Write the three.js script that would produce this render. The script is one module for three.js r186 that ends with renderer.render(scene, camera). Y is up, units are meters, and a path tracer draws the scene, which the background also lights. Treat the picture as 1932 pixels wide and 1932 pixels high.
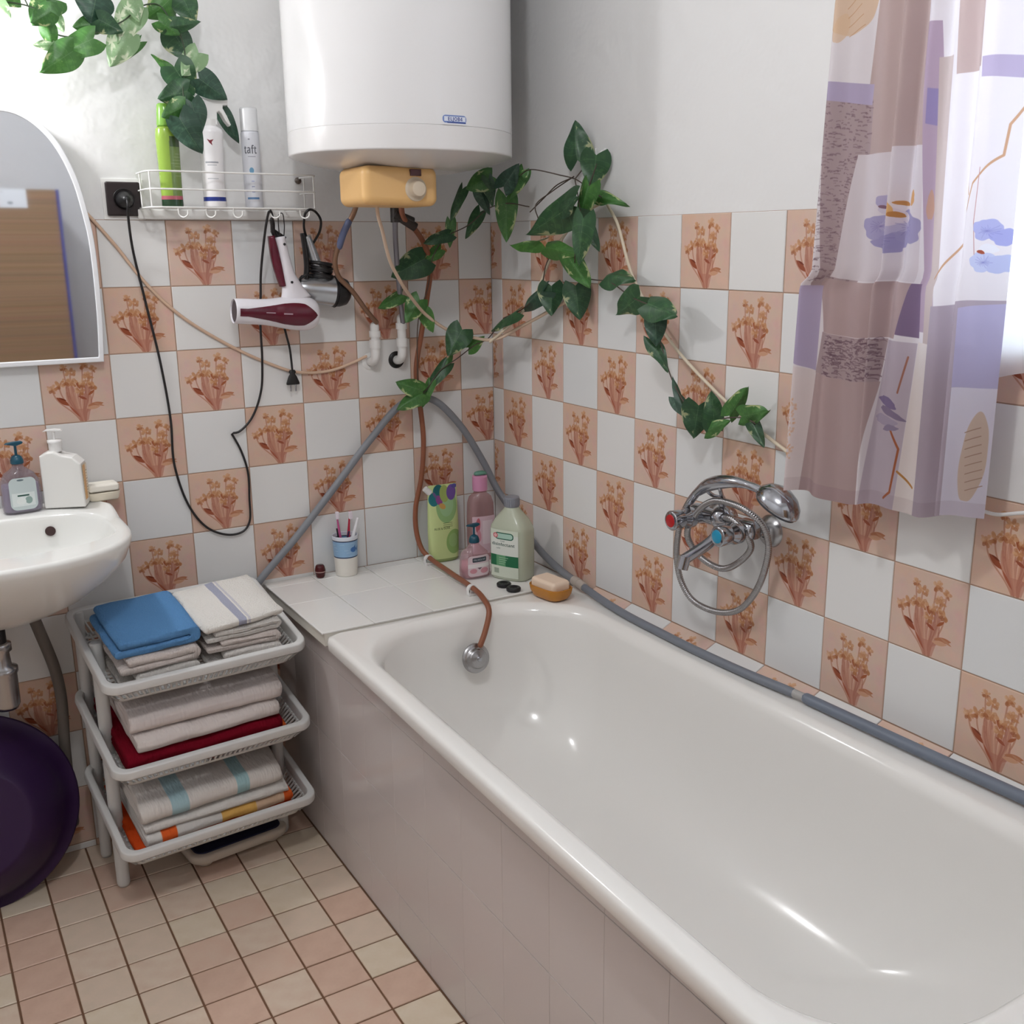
import * as THREE from 'three';
import { RoundedBoxGeometry } from 'three/addons/geometries/RoundedBoxGeometry.js';
import { mergeGeometries, mergeVertices, toCreasedNormals } from 'three/addons/utils/BufferGeometryUtils.js';
import { ImprovedNoise } from 'three/addons/math/ImprovedNoise.js';

// ---------- camera, sky, lights, exposure ----------
const scene = new THREE.Scene();
const camera = new THREE.PerspectiveCamera(52.09, 1, 0.05, 50);
camera.position.set(-1.43425, 1.44241, 2.55634);
camera.quaternion.setFromRotationMatrix(new THREE.Matrix4().makeBasis(
  new THREE.Vector3(0.84912, -0.00527, 0.52817), new THREE.Vector3(0.13462, 0.96909, -0.20675), new THREE.Vector3(-0.51075, 0.24666, 0.82359)));
camera.setViewOffset(1932, 1932, -52.9, 1.7, 1932, 1932);
scene.add(camera);
const renderer = new THREE.WebGLRenderer({ antialias: true });
renderer.toneMapping = THREE.LinearToneMapping;
renderer.toneMappingExposure = 0.64;
renderer.shadowMap.enabled = true;
scene.background = new THREE.Color(0.80, 0.90, 1.0);
scene.backgroundIntensity = 7.0;
const LAMP_POWER = 1.15, UNSEEN_CEILING_POWER = 2.75;
const LAMP_COLOR = new THREE.Color(0.985, 0.985, 1.0), UNSEEN_CEILING_COLOR = new THREE.Color(0.965, 0.98, 1.0);

// ---------- helpers ----------
const V = (x, y, z) => new THREE.Vector3(x, y, z);
let seed = 12345;
const rnd = () => { seed = (seed * 1664525 + 1013904223) >>> 0; return seed / 4294967296; };
const noise = new ImprovedNoise();
const used = {};
function numbered(n) { used[n] = (used[n] || 0) + 1; return used[n] === 1 ? n : n + '_' + String(used[n] - 1).padStart(3, '0'); }
function tag(o, label, category, group) { o.userData.label = label; o.userData.category = category; if (group) o.userData.group = group; return o; }
function thing(name, label, category, pos = [0, 0, 0], turn = 0, group) {
  const o = new THREE.Group(); o.name = numbered(name); o.position.set(...pos); o.rotation.y = turn; scene.add(o);
  return tag(o, label, category, group);
}
function struct(name, pos = [0, 0, 0]) {
  const o = new THREE.Group(); o.name = name; o.position.set(...pos); o.userData.kind = 'structure'; scene.add(o); return o;
}
function part(name, geo, mat, parent, pos, rot) {
  const m = new THREE.Mesh(geo, mat); m.name = name; m.castShadow = m.receiveShadow = true;
  if (pos) m.position.set(...pos);
  if (rot) m.rotation.set(...rot);
  parent.add(m); return m;
}
// a part whose geometry was made in world coordinates, under an unturned thing
function wpart(name, geo, mat, parent) { geo.translate(-parent.position.x, -parent.position.y, -parent.position.z); return part(name, geo, mat, parent); }
function single(name, geo, mat, label, category, pos = [0, 0, 0], rot, group) {
  const m = new THREE.Mesh(geo, mat); m.name = numbered(name); m.castShadow = m.receiveShadow = true; m.position.set(...pos);
  if (rot) m.rotation.set(...rot);
  scene.add(m); return tag(m, label, category, group);
}
// a single mesh from world-coordinate geometry: the origin goes to the first point
function wsingle(name, geo, mat, label, category, base, group) { geo.translate(-base[0], -base[1], -base[2]); return single(name, geo, mat, label, category, base, null, group); }
function M(color, rough = 0.5, o = {}) {
  const m = new THREE.MeshPhysicalMaterial({ roughness: rough, ...o });
  if (Array.isArray(color)) m.color.setRGB(...color); else m.color.set(color);
  return m;
}
function merge(list) {
  const gs = list.map((g) => { const k = g.index ? g.toNonIndexed() : g; for (const a of Object.keys(k.attributes)) if (!['position', 'normal', 'uv'].includes(a)) k.deleteAttribute(a); return k; });
  return mergeGeometries(gs, false);
}
const at = (g, x = 0, y = 0, z = 0, rx = 0, ry = 0, rz = 0) => { if (rx) g.rotateX(rx); if (ry) g.rotateY(ry); if (rz) g.rotateZ(rz); return g.translate(x, y, z); };
const rbox = (w, h, d, r = 0.003, s = 2) => new RoundedBoxGeometry(w, h, d, s, Math.min(r, w / 2.01, h / 2.01, d / 2.01));
const box = (w, h, d) => new THREE.BoxGeometry(w, h, d);
const cyl = (r1, r2, h, n = 28) => new THREE.CylinderGeometry(r1, r2, h, n);
const lathe = (p, n = 40) => new THREE.LatheGeometry(p.map((q) => new THREE.Vector2(Math.max(q[0], 0.00001), q[1])), n);
function tube(pts, r, radial = 10, per = 10, closed = false) {
  const c = new THREE.CatmullRomCurve3(pts.map((p) => V(...p)), closed, 'centripetal');
  return capTube(c, r, radial, Math.max(8, pts.length * per), closed);
}
function capTube(c, r, radial, seg, closed) {
  const g = new THREE.TubeGeometry(c, seg, r, radial, closed);
  if (closed) return g;
  const caps = [0, 1].map((t) => { const s = new THREE.SphereGeometry(r, radial, 6); const p = c.getPointAt(t); return s.translate(p.x, p.y, p.z); });
  return merge([g, ...caps]);
}
function bar(a, b, r, n = 10) {
  const A = V(...a), B = V(...b), d = B.clone().sub(A), g = new THREE.CylinderGeometry(r, r, d.length(), n);
  g.applyQuaternion(new THREE.Quaternion().setFromUnitVectors(V(0, 1, 0), d.normalize()));
  const m = A.add(B).multiplyScalar(0.5); return g.translate(m.x, m.y, m.z);
}
// rounded rectangle loop in the xz plane at height y
function rr(x0, x1, z0, z1, r, y, n = 12) {
  const out = [], cs = [[x1 - r, z0 + r, -Math.PI / 2], [x1 - r, z1 - r, 0], [x0 + r, z1 - r, Math.PI / 2], [x0 + r, z0 + r, Math.PI]];
  for (const [cx, cz, a0] of cs) for (let i = 0; i <= n; i++) { const a = a0 + (i / n) * Math.PI / 2; out.push(V(cx + r * Math.cos(a), y, cz + r * Math.sin(a))); }
  return out;
}
// superellipse loop; nb is the squareness of the back (small z) half
function se(cx, cz, a, b, n, nb, y, N = 64) {
  const out = [];
  for (let i = 0; i < N; i++) {
    const t = (i / N) * Math.PI * 2, c = Math.cos(t), s = Math.sin(t), e = 2 / (s < 0 ? nb : n);
    out.push(V(cx + a * Math.sign(c) * Math.abs(c) ** e, y, cz + b * Math.sign(s) * Math.abs(s) ** e));
  }
  return out;
}
function loft(loops, capStart = false, capEnd = false) {
  const N = loops[0].length, pos = [], idx = [], uv = [];
  loops.forEach((l, k) => l.forEach((p, i) => { pos.push(p.x, p.y, p.z); uv.push(i / N, k / (loops.length - 1)); }));
  for (let k = 0; k < loops.length - 1; k++) for (let i = 0; i < N; i++) {
    const j = (i + 1) % N, a = k * N + i, b = k * N + j, c = (k + 1) * N + i, d = (k + 1) * N + j;
    idx.push(a, c, b, b, c, d);
  }
  for (const [on, l, k] of [[capStart, loops[0], 0], [capEnd, loops[loops.length - 1], loops.length - 1]]) if (on) {
    const m = l.reduce((s, p) => s.add(p), V(0, 0, 0)).multiplyScalar(1 / N), ci = pos.length / 3; pos.push(m.x, m.y, m.z); uv.push(0.5, k ? 1 : 0);
    for (let i = 0; i < N; i++) { const j = (i + 1) % N; if (k) idx.push(k * N + i, ci, k * N + j); else idx.push(i, j, ci); }
  }
  const g = new THREE.BufferGeometry();
  g.setAttribute('position', new THREE.Float32BufferAttribute(pos, 3)); g.setAttribute('uv', new THREE.Float32BufferAttribute(uv, 2)); g.setIndex(idx); g.computeVertexNormals(); return g;
}
function shapeOf(pts) { const s = new THREE.Shape(); pts.forEach((p, i) => (i ? s.lineTo(...p) : s.moveTo(...p))); s.closePath(); return s; }
function extrude(shape, depth, bevel = 0.001, seg = 2, curve = 12) {
  return new THREE.ExtrudeGeometry(shape, { depth: Math.max(depth - 2 * bevel, 1e-4), bevelEnabled: bevel > 0, bevelSize: bevel, bevelThickness: bevel, bevelOffset: -bevel, bevelSegments: seg, curveSegments: curve }).translate(0, 0, bevel);
}
// uv in metres by the dominant axis
function metreUV(g, s = 1) {
  const k = g.index ? g.toNonIndexed() : g, p = k.attributes.position, n = k.attributes.normal, uv = [];
  for (let i = 0; i < p.count; i++) {
    const a = [Math.abs(n.getX(i)), Math.abs(n.getY(i)), Math.abs(n.getZ(i))];
    if (a[0] >= a[1] && a[0] >= a[2]) uv.push(p.getZ(i) * s, p.getY(i) * s); else if (a[1] >= a[2]) uv.push(p.getX(i) * s, p.getZ(i) * s); else uv.push(p.getX(i) * s, p.getY(i) * s);
  }
  k.setAttribute('uv', new THREE.Float32BufferAttribute(uv, 2)); return k;
}
function planarUV(g, ax, ay, x0, x1, y0, y1) {
  const k = g.index ? g.toNonIndexed() : g, p = k.attributes.position, uv = [], f = { x: 'getX', y: 'getY', z: 'getZ' };
  for (let i = 0; i < p.count; i++) uv.push((p[f[ax]](i) - x0) / (x1 - x0), (p[f[ay]](i) - y0) / (y1 - y0));
  k.setAttribute('uv', new THREE.Float32BufferAttribute(uv, 2)); return k;
}
function canvasTex(w, h, draw, repeat) {
  const c = document.createElement('canvas'); c.width = w; c.height = h; draw(c.getContext('2d'), w, h);
  const t = new THREE.CanvasTexture(c); t.colorSpace = THREE.SRGBColorSpace; t.anisotropy = 8;
  if (repeat) { t.wrapS = t.wrapT = THREE.RepeatWrapping; t.repeat.set(...repeat); }
  return t;
}
// tiling height / tone noise
function noiseTex(n, fn, srgb = false, repeat = [1, 1]) {
  const d = new Uint8Array(n * n * 4);
  for (let y = 0; y < n; y++) for (let x = 0; x < n; x++) { const v = fn(x / n, y / n), i = (y * n + x) * 4; const c = Array.isArray(v) ? v : [v, v, v]; d[i] = c[0] * 255; d[i + 1] = c[1] * 255; d[i + 2] = c[2] * 255; d[i + 3] = 255; }
  const t = new THREE.DataTexture(d, n, n); t.magFilter = THREE.LinearFilter; t.minFilter = THREE.LinearFilter; t.wrapS = t.wrapT = THREE.RepeatWrapping; t.repeat.set(...repeat);
  if (srgb) t.colorSpace = THREE.SRGBColorSpace; t.needsUpdate = true; return t;
}
function per(x, y, f, z = 0) { // periodic noise on the unit square
  const a = noise.noise(x * f, y * f, z), b = noise.noise((x - 1) * f, y * f, z), c = noise.noise(x * f, (y - 1) * f, z), d = noise.noise((x - 1) * f, (y - 1) * f, z);
  return (a * (1 - x) + b * x) * (1 - y) + (c * (1 - x) + d * x) * y;
}
const clamp01 = (v) => Math.min(1, Math.max(0, v));

// ---------- materials ----------
const plasterBump = noiseTex(256, (x, y) => clamp01(0.5 + 0.35 * per(x, y, 5) + 0.3 * per(x * 1, y, 17, 3) + 0.1 * per(x, y, 60, 7)), false, [1.6, 1.6]);
const plaster = M([0.80, 0.795, 0.79], 0.75, { bumpMap: plasterBump, bumpScale: 0.004 });
const grout = M('#a98a76', 0.9), paleGrout = M('#b9aea4', 0.9), whiteGrout = M('#dad6cc', 0.8);
const whiteTiles = ['#e4e4e3', '#e1e2e2', '#e6e5e3'].map((c) => M(c, 0.22, { specularIntensity: 0.7 }));
const deckTiles = ['#ebeae6', '#e8e7e4', '#edece8'].map((c) => M(c, 0.2, { specularIntensity: 0.7 }));
const panelGrout = M('#cbc2be', 0.7), panelTiles = ['#d2c9c6', '#d1c8c5', '#d3cac7'].map((c) => M(c, 0.17, { specularIntensity: 0.8 }));
const enamel = M('#efede9', 0.13, { specularIntensity: 0.9 });
const ceramic = M('#eeeeea', 0.12);
const whitePlastic = M('#e9e8e6', 0.38), creamPlastic = M('#efe6d2', 0.4), blackPlastic = M('#121214', 0.35), chrome = M('#aeb0b6', 0.1, { metalness: 1 }), satinChrome = M('#a9a8a9', 0.27, { metalness: 1 });

function bouquet(g, w, h) {
  g.fillStyle = '#d8beae'; g.fillRect(0, 0, w, h);
  let s = 77; const R = () => { s = (s * 1664525 + 1013904223) >>> 0; return s / 4294967296; };
  for (let i = 0; i < 500; i++) { g.fillStyle = `rgba(${200 + R() * 30},${170 + R() * 30},${155 + R() * 25},0.05)`; g.beginPath(); g.arc(R() * w, R() * h, 10 + R() * 50, 0, 7); g.fill(); }
  const base = [0.545, 0.985];
  const F = [[0.33, 0.16, 0.045], [0.42, 0.24, 0.062], [0.6, 0.13, 0.065], [0.735, 0.2, 0.052], [0.66, 0.31, 0.062], [0.25, 0.42, 0.062], [0.15, 0.47, 0.062], [0.43, 0.395, 0.065], [0.57, 0.42, 0.055], [0.735, 0.45, 0.062], [0.535, 0.53, 0.06], [0.64, 0.40, 0.05], [0.34, 0.37, 0.05]];
  g.lineCap = 'round';
  const stem = (x, y, wd, col, bend) => { g.strokeStyle = col; g.lineWidth = wd * w; g.beginPath(); g.moveTo(x * w, y * h); g.bezierCurveTo((x + bend) * w, (y + 0.25) * h, (0.5 + (x - 0.5) * 0.35) * w, 0.75 * h, (base[0] + (x - 0.5) * 0.14) * w, base[1] * h); g.stroke(); };
  for (const [x, y] of F) stem(x, y, 0.02, 'rgba(188,136,114,0.85)', (R() - 0.5) * 0.06);
  // dense stalk bundle
  for (let i = 0; i < 110; i++) { const x = 0.33 + R() * 0.36, y = 0.40 + R() * 0.3; stem(x, y, 0.012 + R() * 0.014, ['rgba(180,124,106,0.5)', 'rgba(198,146,122,0.45)', 'rgba(166,106,92,0.45)', 'rgba(212,170,148,0.45)'][i % 4], (R() - 0.5) * 0.05); }
  g.fillStyle = 'rgba(182,122,106,0.55)'; g.beginPath(); g.moveTo(0.46 * w, 0.8 * h); g.lineTo(0.66 * w, 0.8 * h); g.lineTo(0.61 * w, 0.985 * h); g.lineTo(0.49 * w, 0.985 * h); g.fill();
  const leaf = (x0, y0, x1, y1, fat, col) => { const dx = x1 - x0, dy = y1 - y0; g.fillStyle = col; g.beginPath(); g.moveTo(x0 * w, y0 * h); g.quadraticCurveTo((x0 + dx * 0.5 - dy * fat) * w, (y0 + dy * 0.5 + dx * fat) * h, x1 * w, y1 * h); g.quadraticCurveTo((x0 + dx * 0.5 + dy * fat) * w, (y0 + dy * 0.5 - dx * fat) * h, x0 * w, y0 * h); g.fill(); };
  leaf(0.19, 0.6, 0.36, 0.74, 0.32, '#9a5238'); leaf(0.36, 0.74, 0.5, 0.93, 0.14, '#a9624a'); leaf(0.22, 0.605, 0.33, 0.66, 0.2, '#7c3d2a');
  leaf(0.62, 0.76, 0.85, 0.73, -0.3, '#b77b5c'); leaf(0.6, 0.8, 0.8, 0.78, 0.3, '#d0a184'); leaf(0.64, 0.6, 0.74, 0.52, 0.3, '#a4603f'); leaf(0.48, 0.34, 0.54, 0.5, 0.25, '#a4603f'); leaf(0.5, 0.6, 0.62, 0.66, 0.3, '#9c5640'); leaf(0.7, 0.72, 0.86, 0.78, 0.18, '#bf8a6c');
  for (const [x, y, r0] of F) {
    const r = r0 * 1.18;
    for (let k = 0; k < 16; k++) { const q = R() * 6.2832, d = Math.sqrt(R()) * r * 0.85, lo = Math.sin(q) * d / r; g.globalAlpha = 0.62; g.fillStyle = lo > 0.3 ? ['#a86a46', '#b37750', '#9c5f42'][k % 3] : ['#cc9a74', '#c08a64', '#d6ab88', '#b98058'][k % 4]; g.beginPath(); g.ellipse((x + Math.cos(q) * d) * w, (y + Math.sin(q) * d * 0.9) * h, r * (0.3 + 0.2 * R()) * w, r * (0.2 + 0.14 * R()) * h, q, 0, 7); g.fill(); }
    g.globalAlpha = 1;
  }
}
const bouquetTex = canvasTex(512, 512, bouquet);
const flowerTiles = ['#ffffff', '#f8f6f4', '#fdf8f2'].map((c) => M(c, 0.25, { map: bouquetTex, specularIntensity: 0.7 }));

// ---------- tile geometry, shared by size ----------
const tileCache = {};
function tileGeo(w, h, t = 0.004, b = 0.0012, u0 = 0, v0 = 0, u1 = 1, v1 = 1) {
  const key = [w, h, t, b, u0, v0, u1, v1].map((v) => v.toFixed(4)).join();
  if (tileCache[key]) return tileCache[key];
  const o = [[0, 0], [w, 0], [w, h], [0, h]], i = [[b, b], [w - b, b], [w - b, h - b], [b, h - b]], pos = [], uv = [];
  const U = (p) => [u0 + (u1 - u0) * p[0] / w, v0 + (v1 - v0) * p[1] / h];
  const quad = (a, b2, c, d) => { for (const q of [a, b2, c, a, c, d]) { pos.push(...q[0]); uv.push(...q[1]); } };
  const P = (p, z) => [[p[0], p[1], z], U(p)];
  quad(P(i[0], 0), P(i[1], 0), P(i[2], 0), P(i[3], 0));
  for (let k = 0; k < 4; k++) { const n = (k + 1) % 4; quad(P(o[k], -b), P(o[n], -b), P(i[n], 0), P(i[k], 0)); quad(P(o[k], -t), P(o[n], -t), P(o[n], -b), P(o[k], -b)); }
  const g = new THREE.BufferGeometry(); g.setAttribute('position', new THREE.Float32BufferAttribute(pos, 3)); g.setAttribute('uv', new THREE.Float32BufferAttribute(uv, 2)); g.computeVertexNormals();
  return (tileCache[key] = g);
}
let tileNo = 0;
function tile(parent, geo, mat, x, y, z, rx, ry) { const m = part('tile', geo, mat, parent, [x, y, z], [rx, ry, 0]); m.name = tileNo++ ? 'tile_' + String(tileNo - 1).padStart(3, '0') : 'tile'; return m; }

// ---------- the room ----------
const H0 = 1.5011, A = 0.14829, S = 0.15, PB = 0.1008, PR = 0.0558, DECK = 0.602, RIM = 0.597, GAP = 0.0016;
const XL = -2.35, ZF = 3.2, YC = 2.6;
const wallBack = struct('wall_back');
part('plaster', metreUV(at(box(-XL + 0.2, YC, 0.2), (XL + 0.2) / 2, YC / 2, -0.1015)), plaster, wallBack);
part('grout', at(box(-XL, H0, 0.004), XL / 2, H0 / 2, -0.003), grout, wallBack);
const wallRight = struct('wall_right');
const WZ0 = 1.44, WZ1 = 2.35, WY0 = 1.285, WY1 = 2.25;
{
  const X = 0.1015, pieces = [[0, YC, 0, WZ0], [0, YC, WZ1, ZF], [0, WY0, WZ0, WZ1], [WY1, YC, WZ0, WZ1]];
  part('plaster', metreUV(merge(pieces.map(([y0, y1, z0, z1]) => at(box(0.2, y1 - y0, z1 - z0), X, (y0 + y1) / 2, (z0 + z1) / 2)))), plaster, wallRight);
  part('grout', merge([at(box(0.004, H0, WZ0), 0.003, H0 / 2, WZ0 / 2), at(box(0.004, WY0, ZF - WZ0), 0.003, WY0 / 2, (ZF + WZ0) / 2)]), grout, wallRight);
}
part('plaster', metreUV(box(0.2, YC, ZF + 0.4)), plaster, struct('wall_left', [XL - 0.1, YC / 2, ZF / 2]));
part('plaster', metreUV(box(-XL + 0.4, YC, 0.2)), plaster, struct('wall_front', [XL / 2, YC / 2, ZF + 0.1]));
part('plaster', metreUV(box(-XL + 0.4, 0.2, ZF + 0.4)), plaster, struct('ceiling', [XL / 2, YC + 0.1, ZF / 2]));

// back wall tiles: column boundaries x = -(PB + k S), k counted from the corner
for (let h = 0; h < 11; h++) for (let k = -1; k < 14; k++) {
  const x1 = k < 0 ? 0 : -(PB + k * S), x0 = -(PB + (k + 1) * S), c = 6 - k, y1 = H0 - h * A, y0 = h === 5 && -(PB + k * S) > -0.6 ? DECK - 0.002 : Math.max(H0 - (h + 1) * A, 0);
  if (x0 < XL || (h >= 6 && x0 > -0.66)) continue;
  let flower = (c + h) % 2 === 0; if (h === 5 && c >= 4) flower = false;
  const w = x1 - x0 - GAP, part01 = (x1 - x0) / S, hh = y1 - y0 - GAP;
  tile(wallBack, tileGeo(w, hh, 0.004, 0.0012, 0, Math.max(0, 1 - (y1 - y0) / A), part01, 1), (flower ? flowerTiles : whiteTiles)[Math.floor(rnd() * 3)], x0 + GAP / 2, y0 + GAP / 2, 0.0003 * (rnd() - 0.5), 0, 0);
}
// right wall tiles
for (let h = 0; h < 6; h++) for (let k = -1; k < 15; k++) {
  const z0 = k < 0 ? 0 : PR + k * S, z1 = PR + (k + 1) * S, y1 = H0 - h * A, y0 = h === 5 && k < 3 ? DECK - 0.002 : H0 - (h + 1) * A;
  const flower = ((k + h) % 2 + 2) % 2 === 1;
  let zz0 = z0, zz1 = z1, yy1 = y1;
  if (z1 > WZ0 && z0 < WZ1 && y1 > WY0) { if (z0 < WZ0 - 0.01) zz1 = WZ0; else if (y0 < WY0 - 0.02) yy1 = WY0; else continue; }
  const w = zz1 - zz0 - GAP, u0 = (zz0 - (z1 - S)) / S, u1 = (zz1 - (z1 - S)) / S;
  const g = tileGeo(w, yy1 - y0 - GAP, 0.004, 0.0012, u0, 0, u1, Math.min(1, (yy1 - y0) / A));
  const proud = h === 0 && k < 7 ? 0.0012 : 0;
  tile(wallRight, g, (flower ? flowerTiles : whiteTiles)[Math.floor(rnd() * 3)], -proud - 0.0003 * rnd(), y0 + GAP / 2, zz0 + GAP / 2, 0, -Math.PI / 2);
}
// slanted ledge pieces between wall tiles and tub rim
{
  const L = 0.042, ang = 1.134;
  const ledge = struct('trim_1', [0, H0 - 6 * A, 0]);
  const g0 = tileGeo(S - GAP, L, 0.004, 0.0012, 0, 0.74, 1, 1);
  part('grout', at(box(0.016, 0.03, 1.62), -0.0075, -0.0265, 1.245), paleGrout, ledge);
  for (let k = 2; k < 13; k++) {
    const flower = k % 2 === 1, z0 = PR + k * S;
    if (z0 < 0.43 - S * 0.1) continue;
    const m = part('tile', g0, flower ? flowerTiles[0] : whiteTiles[k % 3], ledge, [-L * Math.sin(ang) + 0.001, -L * Math.cos(ang) - 0.0005, z0 + GAP / 2]);
    m.rotation.order = 'YXZ'; m.rotation.set(-ang, -Math.PI / 2, 0);
    m.name = 'tile_' + String(tileNo++).padStart(3, '0');
  }
}
// floor: mottled 10 cm tiles
const floor = struct('floor');
part('slab', at(box(-XL + 0.2, 0.2, ZF + 0.2), XL / 2, -0.1025, ZF / 2), M('#7a5a44', 0.95), floor);
{
  const tone = (a, b, z) => noiseTex(128, (x, y) => { const t = clamp01(0.5 + 0.9 * per(x, y, 3, z) + 0.25 * per(x, y, 14, z)); return a.map((v, i) => v * (1 - t) + b[i] * t); }, true);
  const mats = [[[0.86, 0.76, 0.68], [0.90, 0.83, 0.75]], [[0.86, 0.73, 0.65], [0.88, 0.78, 0.70]], [[0.87, 0.80, 0.70], [0.91, 0.85, 0.77]], [[0.83, 0.70, 0.62], [0.88, 0.76, 0.68]], [[0.85, 0.78, 0.70], [0.90, 0.81, 0.73]]].map(([a, b], i) => M('#ffffff', 0.35, { map: tone(a, b, i * 5 + 1), specularIntensity: 0.6 }));
  const F = 0.10303, g = tileGeo(F - 0.0042, F - 0.0042, 0.006, 0.0013), rest = [];
  for (let r = -4; r < 27; r++) for (let c = 0; c < 17; c++) {
    const x = -0.66197 - (c + 1) * F + 0.0021, z = 0.40755 + (r + 1) * F - 0.0021, near = r < 12 && c < 12 && !(r < 0 && c > 9);
    if (x < XL || z > ZF || z - F < -0.01) continue;
    if (near) tile(floor, g, mats[Math.floor(rnd() * 5)], x, 0.0005 * (rnd() - 0.5), z, -Math.PI / 2, 0); else rest.push([x, z]);
  }
  const im = new THREE.InstancedMesh(g, mats[0], rest.length), mm = new THREE.Matrix4(), q = new THREE.Quaternion().setFromEuler(new THREE.Euler(-Math.PI / 2, 0, 0));
  rest.forEach(([x, z], i) => im.setMatrixAt(i, mm.compose(V(x, 0, z), q, V(1, 1, 1)))); im.name = 'far_tile'; im.userData.kind = 'stuff'; floor.add(im);
}
// tiled front of the tub and the tiled deck behind it
const front = struct('trim_2', [-0.66, 0, 0]);
part('masonry', merge([at(box(0.019, 0.555, 1.64), 0.0125, 0.2775, 1.25), at(box(0.05, 0.585, 0.43), 0.028, 0.2925, 0.215), at(box(0.66, 0.585, 0.05), 0.33, 0.2925, 0.4), at(box(0.66, 0.4, 0.05), 0.33, 0.2, 2.05)]), panelGrout, front);
{
  const rows = [[0, 0.105], [0.105, 0.305], [0.305, 0.505], [0.505, 0.563]];
  for (const [y0, y1] of rows) for (let k = 0; k < 14; k++) {
    const z0 = k * 0.15 - 0.02, z1 = Math.min(z0 + 0.15, 2.07), zz0 = Math.max(z0, 0.001), top = y0 > 0.5 && z1 < 0.44 ? 0.585 : y1;
    tile(front, tileGeo(z1 - zz0 - 0.0005, top - y0 - 0.0014, 0.004, 0.0005), panelTiles[Math.floor(rnd() * 3)], -0.001 - 0.00015 * rnd(), y0 + 0.0007, zz0 + 0.00025, 0, -Math.PI / 2);
  }
}
const deck = struct('trim_3', [-0.345, DECK, 0.21]);
part('slab', at(box(0.68, 0.03, 0.425), 0.003, -0.0185, 0), whiteGrout, deck);
{
  const xs = [-0.689, -0.562, -0.412, -0.262, -0.112, -0.003], zs = [0.003, 0.05, 0.2, 0.425];
  for (let i = 0; i < 5; i++) for (let j = 0; j < 3; j++) tile(deck, tileGeo(xs[i + 1] - xs[i] - 0.002, zs[j + 1] - zs[j] - 0.002, 0.004, 0.0013), deckTiles[(i * 2 + j) % 3], xs[i] + 0.001 + 0.345, 0.0003 * rnd(), zs[j + 1] - 0.001 - 0.21, -Math.PI / 2, 0);
}
// window in the right wall
{
  const win = struct('window_1', [0.12, WY0, (WZ0 + WZ1) / 2]);
  const w = WZ1 - WZ0, h = WY1 - WY0, f = 0.055;
  const frame = (z, y, d, hh) => at(rbox(0.05, hh, d, 0.006), 0, y, z);
  part('window_frame', merge([frame(0, f / 2, w, f), frame(0, h - f / 2, w, f), frame(-w / 2 + f / 2, h / 2, f, h), frame(w / 2 - f / 2, h / 2, f, h), frame(0, h / 2, 0.07, h)]), whitePlastic, win);
  for (const s of [-1, 1]) part('pane', at(box(0.004, h - 2 * f, w / 2 - f), 0.005, h / 2, s * w / 4), M('#ffffff', 0.02, { transmission: 1, thickness: 0, ior: 1.45 }), win);
  part('sill', at(rbox(0.13, 0.012, w, 0.004), -0.065, 0.0, 0), whitePlastic, win);
}

// ---------- lamps ----------
function globeLamp(name, label, pos, r, power, color, plate, glow, dir) {
  const t = thing(name, label, 'lamp', pos);
  part('lamp_globe', new THREE.SphereGeometry(r, 32, 20), M('#ffffff', 0.4, { emissive: color, emissiveIntensity: glow }), t);
  part('lamp_base', at(cyl(r * 0.72, r * 0.78, 0.03, 32), plate[0] * 0.5, plate[1] * 0.5, plate[2] * 0.5, plate[2] ? Math.PI / 2 : 0), whitePlastic, t);
  const l = new THREE.PointLight(color, power, 0, 2); l.castShadow = true; l.shadow.radius = r / 0.02 * 0.4; l.position.set(...dir); t.add(l); return t;
}
globeLamp('wall_lamp', 'white glowing globe wall lamp above the arched mirror', [-1.335, 1.86, 0.115], 0.085, LAMP_POWER, LAMP_COLOR, [0, 0, -0.2], 5, [0, 0, 0]);
globeLamp('unseen_ceiling_lamp', 'unseen round white ceiling lamp, placed to light the whole room', [-1.25, YC - 0.13, 1.75], 0.13, UNSEEN_CEILING_POWER, UNSEEN_CEILING_COLOR, [0, 0.23, 0], 6, [0, 0, 0]);  // ceiling lamp is out of view, placed to light the room evenly

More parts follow.
